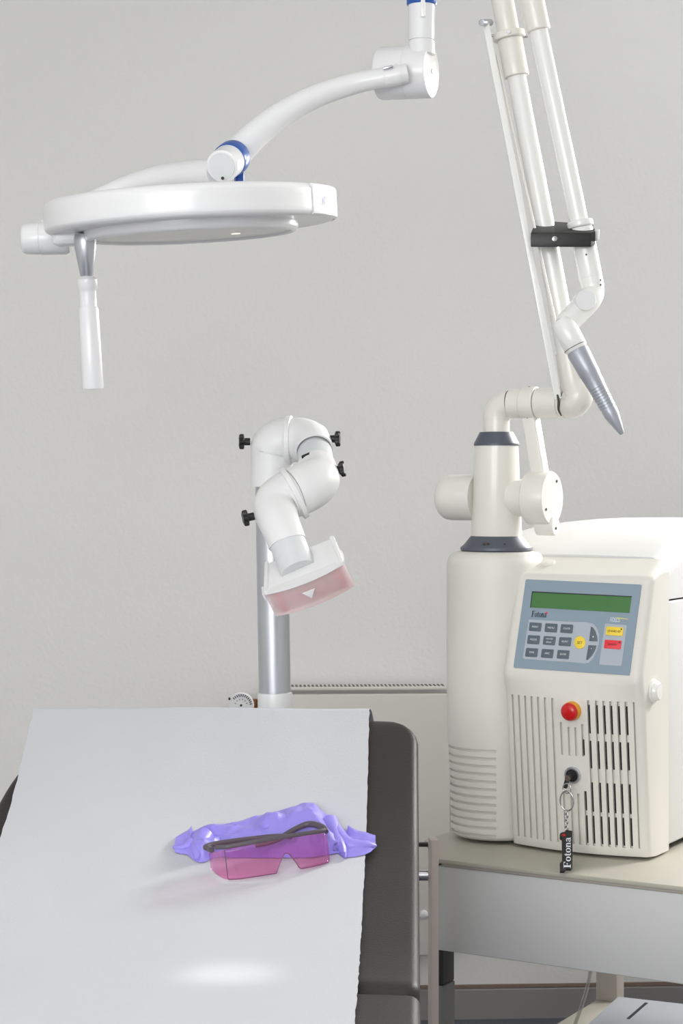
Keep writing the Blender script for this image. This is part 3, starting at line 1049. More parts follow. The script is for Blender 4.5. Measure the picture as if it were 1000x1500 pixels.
# counterweight axis: drum behind the column, drum and link on the right
DZ = cz(729)
DA = AX + V((0, 0, DZ))
rd = R_(34, CY)
bm = NB(); lathe(bm, DA - U * .106, U, [(0, rd * .72), (.004, rd * .85), (.011, rd * .96), (.020, rd), (.07, rd)], 56); obj('counterweight', bm, M_armcream, las)
bm = NB(); cyl(bm, DA + U * .03, DA + U * .062, rd * .8, segs=48); obj('axle', bm, M_armcream, las)
rD = R_(40, 3.22)
bm = NB(); lathe(bm, DA + U * .062, U, [(0, rD * .94), (.003, rD), (.040, rD), (.043, rD * .96), (.0435, .0005)], 64)
dr_ = obj('pivot_drum', bm, M_armcream, las)
fc = DA + U * .1055
for a, rr in ((60, .75), (215, .72), (300, 1.12)):
    a = radians(a)
    bm = NB(); disc(bm, fc + (W * cos(a) + ZU * sin(a)) * rD * .72 if rr < 1 else fc + (W * .1 + ZU * -1.12) * rD + U * .004, U, .0026, .0008, 12)
    obj('screw', bm, M_dark, dr_)
bm = NB(); cb = DA + U * .075 - ZU * (rD * 1.02) + W * .005
cyl(bm, cb, cb + U * .034, R_(15, 3.22), segs=36, fil=.003); obj('pivot_stop', bm, M_armcream, dr_)
la, lb = HA + U * .064 - ZU * .022, DA + U * .084 + ZU * (rD * .72)
dl = (lb - la).normalized()
ax_ = (U - dl * U.dot(dl)).normalized()
bm = NB(); box(bm, (la + lb) / 2, (.024, .026, (lb - la).length), (ax_, dl.cross(ax_), dl), .003); obj('link_bar', bm, M_armcream, las)

# ------------------------------------------------------------------ key with its fob in the lock
kk = lp + ln * .008
kc = thing('keychain', kk, 'small key in the laser lock with steel ring and black lettered fob', 'key')
bm = NB()
dn = (V((0, 0, -1)) + V((-.28, 0, 0))).normalized()
side = dn.cross(ln).normalized()
box(bm, kk + ln * .014 + dn * .006, (.0075, .004, .022), (ln.cross(dn).normalized(), ln, dn), .0015)
key_ = obj('key', bm, M_blackpl, kc)
bm = NB(); cyl(bm, kk - ln * .0012, kk + ln * .016, .0045, segs=18); obj('key_shank', bm, M_blackpl, key_)
bm = NB(); cyl(bm, kk + ln * .0158, kk + ln * .0172, .0046, .004, segs=20); obj('key_pin', bm, mat('key_pin_bronze', srgb(126, 112, 98), .35, metal=.6), key_)
YK = (kk + ln * .014).y - .014


def loop(bm, c, ax1, ax2, rx, ry, r, n=28):
    pts = [c + ax1 * (rx * cos(2 * pi * i / n)) + ax2 * (ry * sin(2 * pi * i / n)) for i in range(n)]
    rl = []
    for i in range(n):
        t = (pts[(i + 1) % n] - pts[i - 1]).normalized()
        nn = ax1.cross(ax2).normalized()
        y = t.cross(nn)
        rl.append([pts[i] + nn * (r * cos(2 * pi * q / 10)) + y * (r * sin(2 * pi * q / 10)) for q in range(10)])
    rl.append(rl[0])
    rings(bm, rl, cap=False)


ax1 = U.copy()
bm = NB(); loop(bm, P(830, 1155, YK), ax1, ZU, R_(6.5, YK), R_(7, YK), .0010); obj('link_loop', bm, M_steel, kc)
bm = NB(); loop(bm, P(830, 1173, YK - .003), ax1, (ZU - W * .05).normalized(), R_(10.5, YK), R_(14.5, YK), .0014, 40); obj('key_ring', bm, M_steel, kc)
for i in range(6):
    bm = NB(); c = P(829.5, 1190 + i * 4.6, YK - .003 - .0012 * i)
    a = ax1 if i % 2 else W
    loop(bm, c, a, ZU, R_(2.6, YK), R_(3.4, YK), .0009, 16)
    obj('chain_link', bm, M_steel, kc)
YF = YK - .010
bm = NB()
fo = [(822, 1219), (827, 1218), (829, 1215), (838, 1217), (838.5, 1270), (836, 1273), (829, 1273), (826, 1276), (820, 1276.5), (819.5, 1264), (823, 1261), (822.5, 1229), (819.5, 1227), (819.5, 1221)]
yfob = lambda py: YF + (2.982 - YF) * (py - 1215) / 61
fnm = (P(830, 1276, yfob(1276)) - P(830, 1215, yfob(1215))).cross(V((-1, 0, 0))).normalized()
fnm = fnm if fnm.y < 0 else -fnm
ff = lambda px, py, d=0: P(px, py, yfob(py)) + fnm * d
prism(bm, [ff(*p) for p in fo], fnm * -.004, .0008)
fob = obj('fob', bm, M_blackpl, kc)
bm = NB(); serif_word(bm, ff(835.6, 1272, .0004), ff(835.6, 1222) - ff(835.6, 1272), V((-1, 0, 0)), R_(10.2, YF), 2.2); obj('lettering', bm, M_txtw, fob)
bm = NB(); disc(bm, ff(825.5, 1223.5, 0), fnm, R_(2.6, YF), .0008, 18); obj('red_dot', bm, M_red, fob)

# ------------------------------------------------------------------ treatment couch
BY = radians(2.06)
bR = V((cos(BY), -sin(BY), 0))
bF = V((sin(BY), cos(BY), 0))
BO = V((-.19 - .036 * (2.9 - 2.5), 2.5, 0))


def BP(t, y, z):
    """couch frame: t across from its centre line, y = room depth on the centre line"""
    return BO + bR * t + bF * (y - 2.5) + V((0, 0, z))


# paper / leather line: (depth, height), head end first
PR = [(2.900, 1.028), (2.86, .997), (2.80, .954), (2.73, .908), (2.65, .871), (2.56, .843), (2.47, .818), (2.40, .799), (2.34, .788), (2.28, .782), (2.20, .777), (2.10, .7735), (1.9, .772), (1.4, .772), (0.95, .772)]
PC = catmull([V((a, b, 0)) for a, b in PR], 8)


def prof_at(y):
    for i in range(len(PC) - 1):
        if PC[i].x >= y >= PC[i + 1].x:
            t = (PC[i].x - y) / max(1e-9, PC[i].x - PC[i + 1].x)
            z = PC[i].y * (1 - t) + PC[i + 1].y * t
            s = (PC[i].y - PC[i + 1].y) / max(1e-9, PC[i].x - PC[i + 1].x)
            return z, s
    if y > PC[0].x:
        return PC[0].y + (y - PC[0].x) * .78, .78
    return PC[-1].y, 0


couch = thing('treatment_couch', BP(0, 1.7, 0), 'dark grey leatherette treatment couch with raised backrest under white paper', 'treatment couch', -BY)


def cushion(name, ys, half, thick, endr, off):
    """padded slab following the couch line between the depths ys[0] > ys[-1]"""
    b = NB()
    rl = []
    n = len(ys)
    tot = ys[0] - ys[-1]
    for i, y in enumerate(ys):
        z, s = prof_at(y)
        e0, e1 = ys[0] - y, y - ys[-1]
        # plan rounding of the corners and rounding of the end edges
        def rnd(e, r):
            return 0 if e >= r else r - sqrt(max(0, r * r - (r - e) ** 2))
        wdt = half - rnd(e0, endr[0]) * 1.6 - rnd(e1, endr[1])
        wl = min(wdt, half - rnd(e0, .2) * .8) if name == 'backrest' else wdt
        hd = rnd(e0, .022) + rnd(e1, .022)
        nrm = V((0, s, 1)).normalized()  # tilted towards the foot end
        nv_ = (ZU - bF * s).normalized()
        c = BP(0, y, z) - nv_ * (off + hd)
        th = max(.01, thick - 2 * hd)
        r = min(.013, th / 2 - .001)
        ring = []
        m = 8
        crown = .004
        for k in range(13):
            t = -1 + 2 * k / 12
            ring.append(c + bR * (((wdt if t > 0 else wl) - r) * t) + nv_ * (crown * (1 - t * t)))
        for k in range(1, m + 1):
            a = pi / 2 - k / m * pi / 2
            ring.append(c + bR * (wdt - r + r * cos(a)) + nv_ * (-r + r * sin(a)))
        for k in range(0, m + 1):
            a = -k / m * pi / 2
            ring.append(c + bR * (wdt - r + r * cos(a)) + nv_ * (-(th - r) + r * sin(a)))
        for k in range(0, m + 1):
            a = -pi / 2 - k / m * pi / 2
            ring.append(c + bR * (-wl + r + r * cos(a)) + nv_ * (-(th - r) + r * sin(a)))
        for k in range(0, m):
            a = pi - k / m * pi / 2
            ring.append(c + bR * (-wl + r + r * cos(a)) + nv_ * (-r + r * sin(a)))
        rl.append(ring)
    rings(b, rl)
    return obj(name, b, M_leather, couch, 60)


def spread(a, b, fine, n):
    out = []
    for k in range(9):
        out.append(a - fine * (1 - cos(k / 8 * pi / 2)))
    for k in range(1, n):
        out.append(a - fine + (b + fine - a + fine) * k / n)
    for k in range(9):
        out.append(b + fine * (1 - sin(k / 8 * pi / 2)))
    return out


HALF = .306
cushion('backrest', spread(2.897, 2.272, .05, 40), HALF, .085, (.042, .022), .0045)
cushion('seat_cushion', spread(2.262, 0.9, .03, 30), HALF, .085, (.02, .03), .0045)
bm = NB(); box(bm, BP(0, 1.6, .655), (.5, 1.25, .04), (bR, bF, ZU), .006); obj('seat_frame', bm, M_leggrey, couch)
bm = NB()
za, zb = prof_at(2.8)[0] - .13, prof_at(2.3)[0] - .12
A, B = BP(0, 2.78, za), BP(0, 2.25, zb)
d = (A - B).normalized()
box(bm, (A + B) / 2, (.44, (A - B).length, .03), (bR, d, bR.cross(d)), .005); obj('backrest_frame', bm, M_leggrey, couch)
bm = NB(); box(bm, BP(0, 1.55, .36), (.26, .3, .56), (bR, bF, ZU), .012); obj('lift_column', bm, M_leggrey, couch)
bm = NB(); box(bm, BP(0, 1.55, .045), (.5, 1.1, .07), (bR, bF, ZU), .015); obj('base', bm, M_legdark, couch)
for tx in (-.2, .2):
    for ty in (1.08, 2.02):
        bm = NB(); cyl(bm, BP(tx, ty, 0), BP(tx, ty, .014), .025, segs=24); obj('foot', bm, M_blackpl, couch)

# paper
bm = NB()
tl, trr = -.468 + .190, .0425 + .190
NW = 60
rows_ = []
apex = BP(0, 2.9, 1.028)
back = [(2.985, .93), (2.972, .952), (2.955, .983), (2.938, 1.006), (2.922, 1.020), (2.910, 1.0265)]
line = [(a, b, 0.0) for a, b in back] + [(p.x, p.y, 1.0) for p in PC if p.x > 1.0]
ln_ = len(line)
grd = []
for j, (y, z, onp) in enumerate(line):
    row = []
    for i in range(NW + 1):
        t = tl + (trr - tl) * i / NW
        if i in (0, NW):
            t += random.uniform(-.0007, .0007)
        p = BP(t + (0 if onp else .012 * (y - 2.9) / .085 * (i / NW)), y, z)
        s = prof_at(y)[1] if onp else 0.5
        w = noise.noise(V((t * 9, y * 7, 3.1))) * .0022 + noise.noise(V((t * 3, y * 22, 8.1))) * .0008
        p += (ZU - bF * s).normalized() * (.0035 + max(-.0018, w))
        row.append(bm.verts.new(p))
    grd.append(row)
for j in range(ln_ - 1):
    for i in range(NW):
        bm.faces.new((grd[j][i], grd[j][i + 1], grd[j + 1][i + 1], grd[j + 1][i]))
pap = obj('paper_sheet', bm, M_paper, None, 70)
pap['label'] = 'white paper sheet draped along the dark treatment couch'
pap['category'] = 'paper sheet'


def on_paper(px, py):
    """point of the paper under a photo point"""
    lo, hi = 1.9, 2.95
    for _ in range(50):
        m_ = (lo + hi) / 2
        p = P(px, py, m_)
        yy = (p - BO).dot(bF) + 2.5
        if p.z - prof_at(yy)[0] > 0:
            lo = m_
        else:
            hi = m_
    return P(px, py, lo) + V((0, 0, .004))


def surf_z(x, y):
    p = V((x, y, 0)) - BO
    return prof_at(p.dot(bF) + 2.5)[0] + .005


gL, gR2 = on_paper(330, 1294), on_paper(468, 1270)
gx = (gR2 - gL); gx.normalize()
gzv = (V((0, .10, 1)) - gx * V((0, .10, 1)).dot(gx)).normalized()
gyv = gzv.cross(gx).normalized()           # backwards, away from the viewer
gc = on_paper(404, 1284)
gw = .5 * (gR2 - gL).length
o_ = (gL + gR2) / 2 - gyv * .017 + gx * .006


def GP(x, y, z):
    return o_ + gx * x + gyv * y + gzv * z


LW = gw + .004


LW = gw + .004
HT = .041
TL = [GP(-LW - .012, .040, HT + .001), GP(-LW - .016, .046, HT + .003), GP(-LW + .005, .055, HT + .004), GP(-LW + .045, .056, HT + .003), GP(-LW + .085, .050, HT + .001), GP(-LW + .105, .048, HT - .003)]
TR = [GP(LW + .006, .020, HT), GP(LW + .007, .036, HT + .004), GP(LW - .004, .058, HT + .009), GP(LW - .022, .062, HT + .006), GP(LW - .055, .060, HT - .005), GP(LW - .085, .058, HT - .008)]
TS = catmull(TL, 10) + catmull(TR, 10)


def clear_of_glasses(p):
    """the soft glove gives way to the spectacles lying against it"""
    for q_ in TS:
        top = q_.z - .0085 + 28 * ((p.x - q_.x) ** 2 + (p.y - q_.y) ** 2)
        if p.z > top:
            p.z = top
    d_ = p - o_
    a, b_, c_ = d_.dot(gx), d_.dot(gyv), d_.dot(gzv)
    if c_ < HT + .012:
        lim = .010 * min(1, abs(a) / LW) ** 2 + .010
        if -.002 < a - LW + .014 < .040:
            lim = .034
        if abs(a) < LW + .026 and b_ < lim:
            b_ = lim
        xs = LW + .003 + .009 * max(0, b_) / .046
        if a < 0 and b_ < .056 and abs(abs(a) - xs) < .011:
            a = (xs + .011 if abs(a) > xs else xs - .011) * (1 if a > 0 else -1)
    p = o_ + gx * a + gyv * b_ + gzv * c_
    z_ = surf_z(p.x, p.y)
    if p.z < z_:
        p.z = z_ + .0004
    return p


# ------------------------------------------------------------------ glove
gd = [(256, 1254, 1246), (266, 1256, 1242), (275, 1258, 1238), (285, 1266, 1228), (298, 1269, 1222), (315, 1262, 1221), (340, 1262, 1217), (372, 1262, 1206), (400, 1262, 1199), (428, 1262, 1190), (455, 1262, 1184), (472, 1264, 1197), (488, 1264, 1213), (505, 1262, 1232), (522, 1260, 1240), (538, 1256, 1242), (550, 1247, 1243)]
gl0 = on_paper(400, 1245)
glove = thing('nitrile_glove', gl0, 'crumpled violet nitrile glove lying on the paper behind pink glasses', 'glove')
gs = catmull([V(g) for g in gd], 7)
bm = NB()
rl = []
random.seed(3)
for i, (px, fy, ry) in enumerate(gs):
    f = on_paper(px, fy)
    hpx = fy - ry
    # ridge a little behind the front edge
    Rg = P(px, ry, f.y + .012 + hpx * .0007)
    zs_ = surf_z(Rg.x, Rg.y)
    if Rg.z < zs_ + .004:
        Rg = on_paper(px, ry); Rg.z += .006
    Bk = V((Rg.x, Rg.y + .02 + hpx * .0005, 0)); Bk.z = surf_z(Bk.x, Bk.y)
    ring = []
    n = 22
    for k in range(n):
        t = k / (n - 1)
        if t < .55:
            s_ = t / .55
            p = f.lerp(Rg, s_) + (V((0, -.4, 1)).normalized()) * (sin(s_ * pi) * .008 * min(1, hpx / 30))
        else:
            s_ = (t - .55) / .45
            p = Rg.lerp(Bk, s_) + V((0, .3, .5)) * (sin(s_ * pi) * .007)
        fold = abs(noise.noise(V((px * .024 + t * 1.6, t * 2.0 - px * .008, 1.7)))) * 1.5 + .7 * (.5 - abs(noise.noise(V((px * .05 - t * 2, t * 3.0 + px * .02, 9.2)))))
        amp = .016 * min(1, hpx / 40) * (sin(t * pi) ** .6)
        p = p + V((.15, -.55, .65)) * (amp * (fold - .42))
        zz = surf_z(p.x, p.y)
        if p.z < zz:
            p.z = zz
        ring.append(clear_of_glasses(p))
    for k in range(1, 8):
        ring.append(clear_of_glasses(Bk.lerp(f, k / 8) + V((0, 0, .0006))))
    rl.append(ring)
rings(bm, rl)
obj('glove_palm', bm, M_glove, glove, 30)


def finger(pts, rad, name, flat=.45):
    b = NB()
    tube(b, pts, rad, 18, n=7, flat=1.0, flatdir=None)
    for v in b.verts:
        zb_ = surf_z(v.co.x, v.co.y)
        nz = noise.noise(v.co * 45) * .0022
        v.co.z += nz
        v.co.y += nz
        if v.co.z < zb_:
            v.co.z = zb_ + .0004
        v.co = clear_of_glasses(v.co.copy())
    obj(name, b, M_glove, glove, 30)


def G(px, py, h):
    p = on_paper(px, py); p.z += h; return p


finger([G(486, 1228, .012), G(505, 1246, .008), G(524, 1249, .005), G(540, 1247, .004), G(551, 1245, .003)], [.010, .010, .009, .007, .002], 'finger')
finger([G(482, 1222, .014), G(490, 1240, .010), G(498, 1256, .006), G(504, 1265, .003)], [.012, .011, .010, .003], 'finger')
finger([G(300, 1240, .010), G(293, 1252, .010), G(290, 1262, .006), G(288, 1267, .003)], [.013, .012, .008, .003], 'finger')
finger([G(282, 1246, .008), G(272, 1250, .005), G(262, 1251, .004), G(254, 1249, .005)], [.009, .006, .004, .002], 'cuff_roll')

# ------------------------------------------------------------------ safety glasses
glasses = thing('safety_glasses', gc, 'pink tinted wraparound laser safety glasses lying on white paper', 'safety glasses')
# lens plan: gentle front curve then a tight bend into the side shields
plan = []
for i in range(49):
    x = -LW + 2 * LW * i / 48
    plan.append((x, .010 * (x / LW) ** 2))
nleft = [(-LW - .004, .016), (-LW - .008, .024), (-LW - .011, .034), (-LW - .013, .046)]
nright = [(LW + .003, .013), (LW + .005, .017), (LW + .0065, .021), (LW + .0075, .025)]
plan = list(reversed(nleft)) + plan + nright


def zlow(x):
    """lower lens edge with the nose notch"""
    ax = abs(x - .011)
    notch = .024 * max(0, 1 - max(0, ax - .0025) / .0135) ** .75 if ax < .016 else 0
    side = .010 * max(0, (abs(x) - LW * .7) / (LW * .3 + .012)) ** 2
    return notch + side * .35


def zclear(x, y):
    z = zlow(x)
    for _ in range(80):
        p = GP(x, y, z)
        if p.z > surf_z(p.x, p.y) + .0018:
            break
        z += .0005
    return z


rl = []
for x, y in plan:
    zt = HT + .002 * (1 - (x / LW) ** 2) - max(0, abs(x) - LW) * .25
    zlw = zclear(x, y)
    rl.append([GP(x, y, zlw + (zt - zlw) * k / 10) for k in range(11)])
bm = NB(); rings(bm, rl, cap=False, closed=False)
lens = obj('lens', bm, M_lens, glasses, 40)
md = lens.modifiers.new('thickness', 'SOLIDIFY'); md.thickness = .0016
# dark edge of the lens underside and notch
bm = NB()
tube(bm, [GP(x, y - .0004, zclear(x, y) + .0002) for x, y in plan[4:-4]], .0007, 8, smooth=False); obj('lens_edge', bm, mat('lens_edge_plum', srgb(120, 70, 100), .3), lens)
bm = NB(); tube(bm, [GP(-LW, .0095, zclear(-LW, .01) + .001), GP(-LW, .0095, HT)], .0006, 8, smooth=False); obj('side_seam', bm, M_frame, lens)
# brow bar
bm = NB()
bp = [GP(x, y + .001, HT + .003 + .002 * (1 - min(1, (x / LW) ** 2))) for x, y in plan[2:-2:3]]
tube(bm, bp, .0030, 14, n=3, flat=.7, flatdir=gyv)
brow = obj('brow_bar', bm, M_frame, glasses)
# temples, folded back loosely
bm = NB()
tube(bm, TL, [.003, .0042, .0038, .0034, .0036, .003], 14, n=8); obj('temple', bm, M_frame, glasses)
bm = NB()
tube(bm, TR, [.003, .0045, .0044, .004, .004, .003], 14, n=8); obj('temple', bm, M_frame, glasses)
bm = NB(); tube(bm, [GP(-LW - .0125, .030, HT), GP(-LW - .014, .046, HT + .001)], .0042, 12, smooth=False); obj('hinge', bm, M_frame, glasses)

# ------------------------------------------------------------------ surgical lamp
HY = 2.9
hc = P(279, 313, HY)
hr = V((cos(radians(3.3)), 0, sin(radians(3.3))))
hf = V((0, cos(radians(3.6)), sin(radians(3.6))))
hn = hr.cross(hf).normalized()
hf = hn.cross(hr).normalized()
lamp = thing('surgical_lamp', P(617, 70, 3.1), 'white round surgical lamp on a curved ceiling arm over the couch', 'surgical lamp')
Rr = R_(213, HY)


def lathe_h(bm, prof, segs=96, a0=0, a1=360, cap=False):
    n_ = segs
    rl = []
    for d, r in prof:
        rl.append([hc + hn * d + hr * (r * cos(radians(a0 + (a1 - a0) * k / n_))) + hf * (r * sin(radians(a0 + (a1 - a0) * k / n_))) for k in range(n_ + (0 if a1 - a0 == 360 else 1))])
    return rings(bm, rl, cap=cap, closed=(a1 - a0 == 360))


bm = NB()
lathe_h(bm, [(.027, .0005), (.029, .10), (.027, Rr - .016), (.026, Rr - .008), (.022, Rr - .002), (.018, Rr - .0003), (.017, Rr), (.010, Rr), (-.008, Rr), (-.014, Rr), (-.015, Rr - .0003), (-.018, Rr - .002), (-.021, Rr - .007), (-.0215, Rr - .012), (-.020, Rr - .02), (-.020, .150)])
rim = obj('lamp_rim', bm, M_white, lamp)
bm = NB()
lathe_h(bm, [(-.018, .1625), (-.027, .1625), (-.032, .161), (-.035, .157), (-.0355, .1535), (-.034, .152), (-.031, .1515)])
obj('lamp_dish', bm, M_white, lamp)
bm = NB()
lathe_h(bm, [(-.0325, .1525), (-.0330, .08), (-.0332, .0005)])
gls = obj('lamp_glass', bm, M_lampglass, lamp, label='grey frosted lamp cover')
bm = NB(); disc(bm, hc - hn * .0328 + hr * .066 + hf * .01, -hn, .007, .0012, 24); obj('bulb_window', bm, mat('lit_bulb', (1, .93, .78, 1), .4, emit=.75), gls)
bm = NB()
pr = [(.023, Rr - .004), (.0255, Rr - .002), (.0245, Rr + .001), (.022, Rr + .002), (.020, Rr + .002), (-.013, Rr + .002), (-.015, Rr + .002), (-.0185, Rr + .001), (-.0205, Rr - .003), (.023, Rr - .004)]
vs = lathe_h(bm, pr, 24, -32, 12)
for k_ in (0, -1):
    bm.faces.new([vs[i][k_] for i in range(len(pr) - 1)])
plate_ = obj('maker_plate', bm, M_white, rim)
bm = NB()
for ang, fn in ((-25.5, 'a'), (-15.0, 'b')):
    a = radians(ang)
    rad_ = hr * cos(a) + hf * sin(a)
    tan_ = -hr * sin(a) + hf * cos(a)
    o0 = hc + rad_ * (Rr + .0030)
    if fn == 'a':
        for dx in (-.004, .003):
            q = o0 + tan_ * dx
            prism(bm, [q + tan_ * -.001 - hn * .005, q + tan_ * .0016 - hn * .005, q + tan_ * .0052 + hn * (.006 + dx * .3), q + tan_ * .0025 + hn * (.006 + dx * .3)], rad_ * .0004)
        disc(bm, o0 - tan_ * .0035 - hn * .0058, rad_, .0017, .0004, 14)
    else:
        put_text(bm, '30', .021, o0 - tan_ * .012 - hn * .006, tan_, hn, .0003, squash=.8, shear=.2)
obj('lettering', bm, M_txtb, plate_)
# handle
kx = R_(1, 2.9)
hd = -(hn + hr * .012 + hf * .0).normalized()
ha = P(124, 343, 2.88)
bm = NB(); box(bm, P(100, 345, 2.9), (R_(44, 2.9), .05, R_(30, 2.9)), (hr, hf, hn), .008, 4); obj('handle_bracket', bm, M_white, lamp)
bm = NB()
lathe(bm, ha, hd, [(0, 15 * kx), (8 * kx, 16.5 * kx), (18 * kx, 16 * kx), (60 * kx, 9.5 * kx), (62 * kx, 8 * kx)], 40); hcn = obj('handle_cone', bm, M_alu, lamp)
bm = NB()
lathe(bm, ha, hd, [(61 * kx, 9 * kx), (63 * kx, 12 * kx), (66 * kx, 14.5 * kx), (78 * kx, 14.8 * kx), (81 * kx, 13 * kx), (84 * kx, 12.3 * kx), (104 * kx, 12.6 * kx), (107 * kx, 13.8 * kx), (109 * kx, 14.6 * kx), (222 * kx, 15.8 * kx), (225 * kx, 15 * kx), (226 * kx, .5 * kx)], 40); obj('handle_grip', bm, M_white, hcn)
# left pivot knob
ky = 2.97
bm = NB()
lathe(bm, P(31, 350, ky), V((1, .05, .03)), [(0, 15 * kx), (2 * kx, 20 * kx), (6 * kx, 23 * kx), (27 * kx, 24 * kx), (27.5 * kx, 23.2 * kx), (28.5 * kx, 23.2 * kx), (29 * kx, 24.4 * kx), (66 * kx, 25 * kx), (72 * kx, 22 * kx), (73 * kx, 1 * kx)], 44); obj('pivot_knob', bm, M_white, lamp)
# yoke
bm = NB()
tube(bm, [P(318, 252, 2.99), P(285, 253, 3.03), P(235, 259, 3.09), P(180, 275, 3.13), P(125, 300, 3.12), P(85, 325, 3.06), P(68, 342, 3.0)], [R_(20, 3), R_(19, 3), R_(18, 3), R_(16, 3), R_(15, 3), R_(17, 3), R_(20, 3)], 28, n=8, flat=1.0); obj('yoke', bm, M_white, lamp)
# joint
j0, j1 = P(325, 244, 2.945), P(352, 222, 3.03)
ja = (j1 - j0).normalized()
JL = (j1 - j0).length
bm = NB(); lathe(bm, j0, ja, [(0, .0005), (.0, .0225), (.001, .0235), (.0015, .0252), (.03, .0258), (.034, .0258)], 48); jt = obj('joint_hub', bm, M_white, lamp)
bm = NB(); lathe(bm, j0 - ja * .001, ja, [(0, .0005), (0, .0205), (.001, .0212), (.002, .0212)], 44); cp = obj('hub_cap', bm, M_cap, jt)
_, fx, fy = frame_of(ja)
for dx, dz in ((-.0035, .0165), (.0015, -.0175)):
    p = j0 - ja * .0012 + V((dx, 0, dz))
    bm = NB(); disc(bm, p, -ja, .0026, .0008, 12)
    obj('screw', bm, M_dark, cp)
bm = NB(); lathe(bm, j0, ja, [(.034, .0266), (.036, .0274), (.058, .0274), (.062, .0268), (.064, .02)], 48)
blue = obj('blue_ring', bm, M_blue, lamp, label='blue ring at the lamp joint')
bm = NB(); box(bm, P(350, 263, 3.0), (.014, .018, .022), (V((.9, .3, .3)).normalized(), V((-.3, .95, 0)).normalized(), ZU), .004); obj('locking_tab', bm, M_blue, blue)
bm = NB()
ap = [(345, 228, 3.035, 21.5), (360, 211, 3.04, 21.5), (385, 188, 3.05, 20), (420, 163, 3.06, 18.5), (465, 140, 3.07, 17), (520, 122, 3.075, 15.5), (565, 113, 3.07, 14.5), (596, 107, 3.07, 14)]
tube(bm, [P(a, b, c) for a, b, c, d in ap], [R_(d, c) for a, b, c, d in ap], 36, n=8); arm = obj('curved_arm', bm, M_white, lamp)
bm = NB(); lathe(bm, P(562, 113.6, 3.07), P(585, 109, 3.07) - P(562, 113.6, 3.07), [(0, R_(14.8, 3.07)), (.001, R_(15.4, 3.07)), (.026, R_(15.4, 3.07))], 36); obj('arm_collar', bm, M_white, arm)
bm = NB(); box(bm, P(568, 99.5, 3.055), (.016, .012, .004), (V((.97, 0, .2)).normalized(), V((0, 1, 0)), V((-.2, 0, .97)).normalized()), .001); obj('arm_latch', bm, M_steel, arm)
bm = NB(); cyl(bm, P(343, 204, 3.03), P(351, 202, 3.03), .004, segs=14); obj('set_screw', bm, M_steel, arm)
# drum and post
da = V((.93, -.34, -.03)).normalized()
dc = P(601, 106, 3.12)
rD = R_(38.5, 3.12)
bm = NB(); lathe(bm, dc - da * .056, da, [(0, rD * .8), (.003, rD * .95), (.007, rD), (.052, rD), (.0525, rD * .985), (.0535, rD * .985), (.054, rD), (.088, rD), (.091, rD * .97)], 64); dm = obj('swivel_drum', bm, M_white, lamp)
bm = NB(); lathe(bm, dc + da * .0345, da, [(0, rD * .972), (.0015, rD * .965), (.002, rD * .93), (.0022, .0005)], 56)
dcap = obj('drum_cap', bm, M_white2, dm)
bm = NB(); lathe(bm, dc + da * .037, da, [(0, .0055), (.0006, .005), (.0007, .0005)], 20, sy=.7); obj('cap_emblem', bm, M_panel2, dcap)
pc = P(617.5, 70, 3.1)
bm = NB(); r0 = R_(19, 3.1)
zp = lambda py: CH - (py - HZ) / F * 3.1
pa = V((pc.x, pc.y, 0))
lathe(bm, pa + V((0, 0, zp(80))), ZU, [(0, r0 * 1.03), (zp(61) - zp(80), r0 * 1.02), (zp(60.6) - zp(80), r0 * .9), (zp(59.4) - zp(80), r0 * .9), (zp(59) - zp(80), r0 * .98), (zp(8) - zp(80), r0 * 1.05), (zp(7.5) - zp(80), r0 * .9)], 44); obj('post_lower', bm, M_white, lamp)
bm = NB(); lathe(bm, pa + V((0, 0, zp(8))), ZU, [(0, r0 * 1.1), (.002, r0 * 1.17), (.02, r0 * 1.17), (.022, r0 * 1.1)], 44); obj('post_ring', bm, M_blue, lamp, label='blue ring on the ceiling post')
bm = NB(); box(bm, V((pc.x + .001, pc.y - r0 * 1.06, (zp(30) + zp(-6)) / 2)), (.0075, .005, zp(-6) - zp(30)), bev=.0015); obj('post_catch', bm, M_white2, lamp)
bm = NB(); lathe(bm, pa + V((0, 0, zp(8) + .022)), ZU, [(0, r0), (CZ - .06 - zp(8) - .022, r0), (CZ - .059 - zp(8) - .022, .07), (CZ - .03 - zp(8), .085), (CZ - zp(8) - .0225, .09)], 44); obj('ceiling_post', bm, M_white, lamp)
# the lamp is on: its beam falls on the paper near the front
tgt = on_paper(333, 1430)
ls_ = bpy.data.lights.new('lamp_beam', 'SPOT')
ls_.energy = 22
ls_.spot_size = radians(8.0)
ls_.spot_blend = 1.0
ls_.shadow_soft_size = .02
ls_.color = (1, .96, .86)
lo_ = bpy.data.objects.new('lamp_beam', ls_)
COL.objects.link(lo_)
lo_.location = hc - hn * .045 + hr * .03
lo_.scale = (1, .5, 1)
lo_.rotation_euler = (tgt - lo_.location).to_track_quat('-Z', 'Y').to_euler()

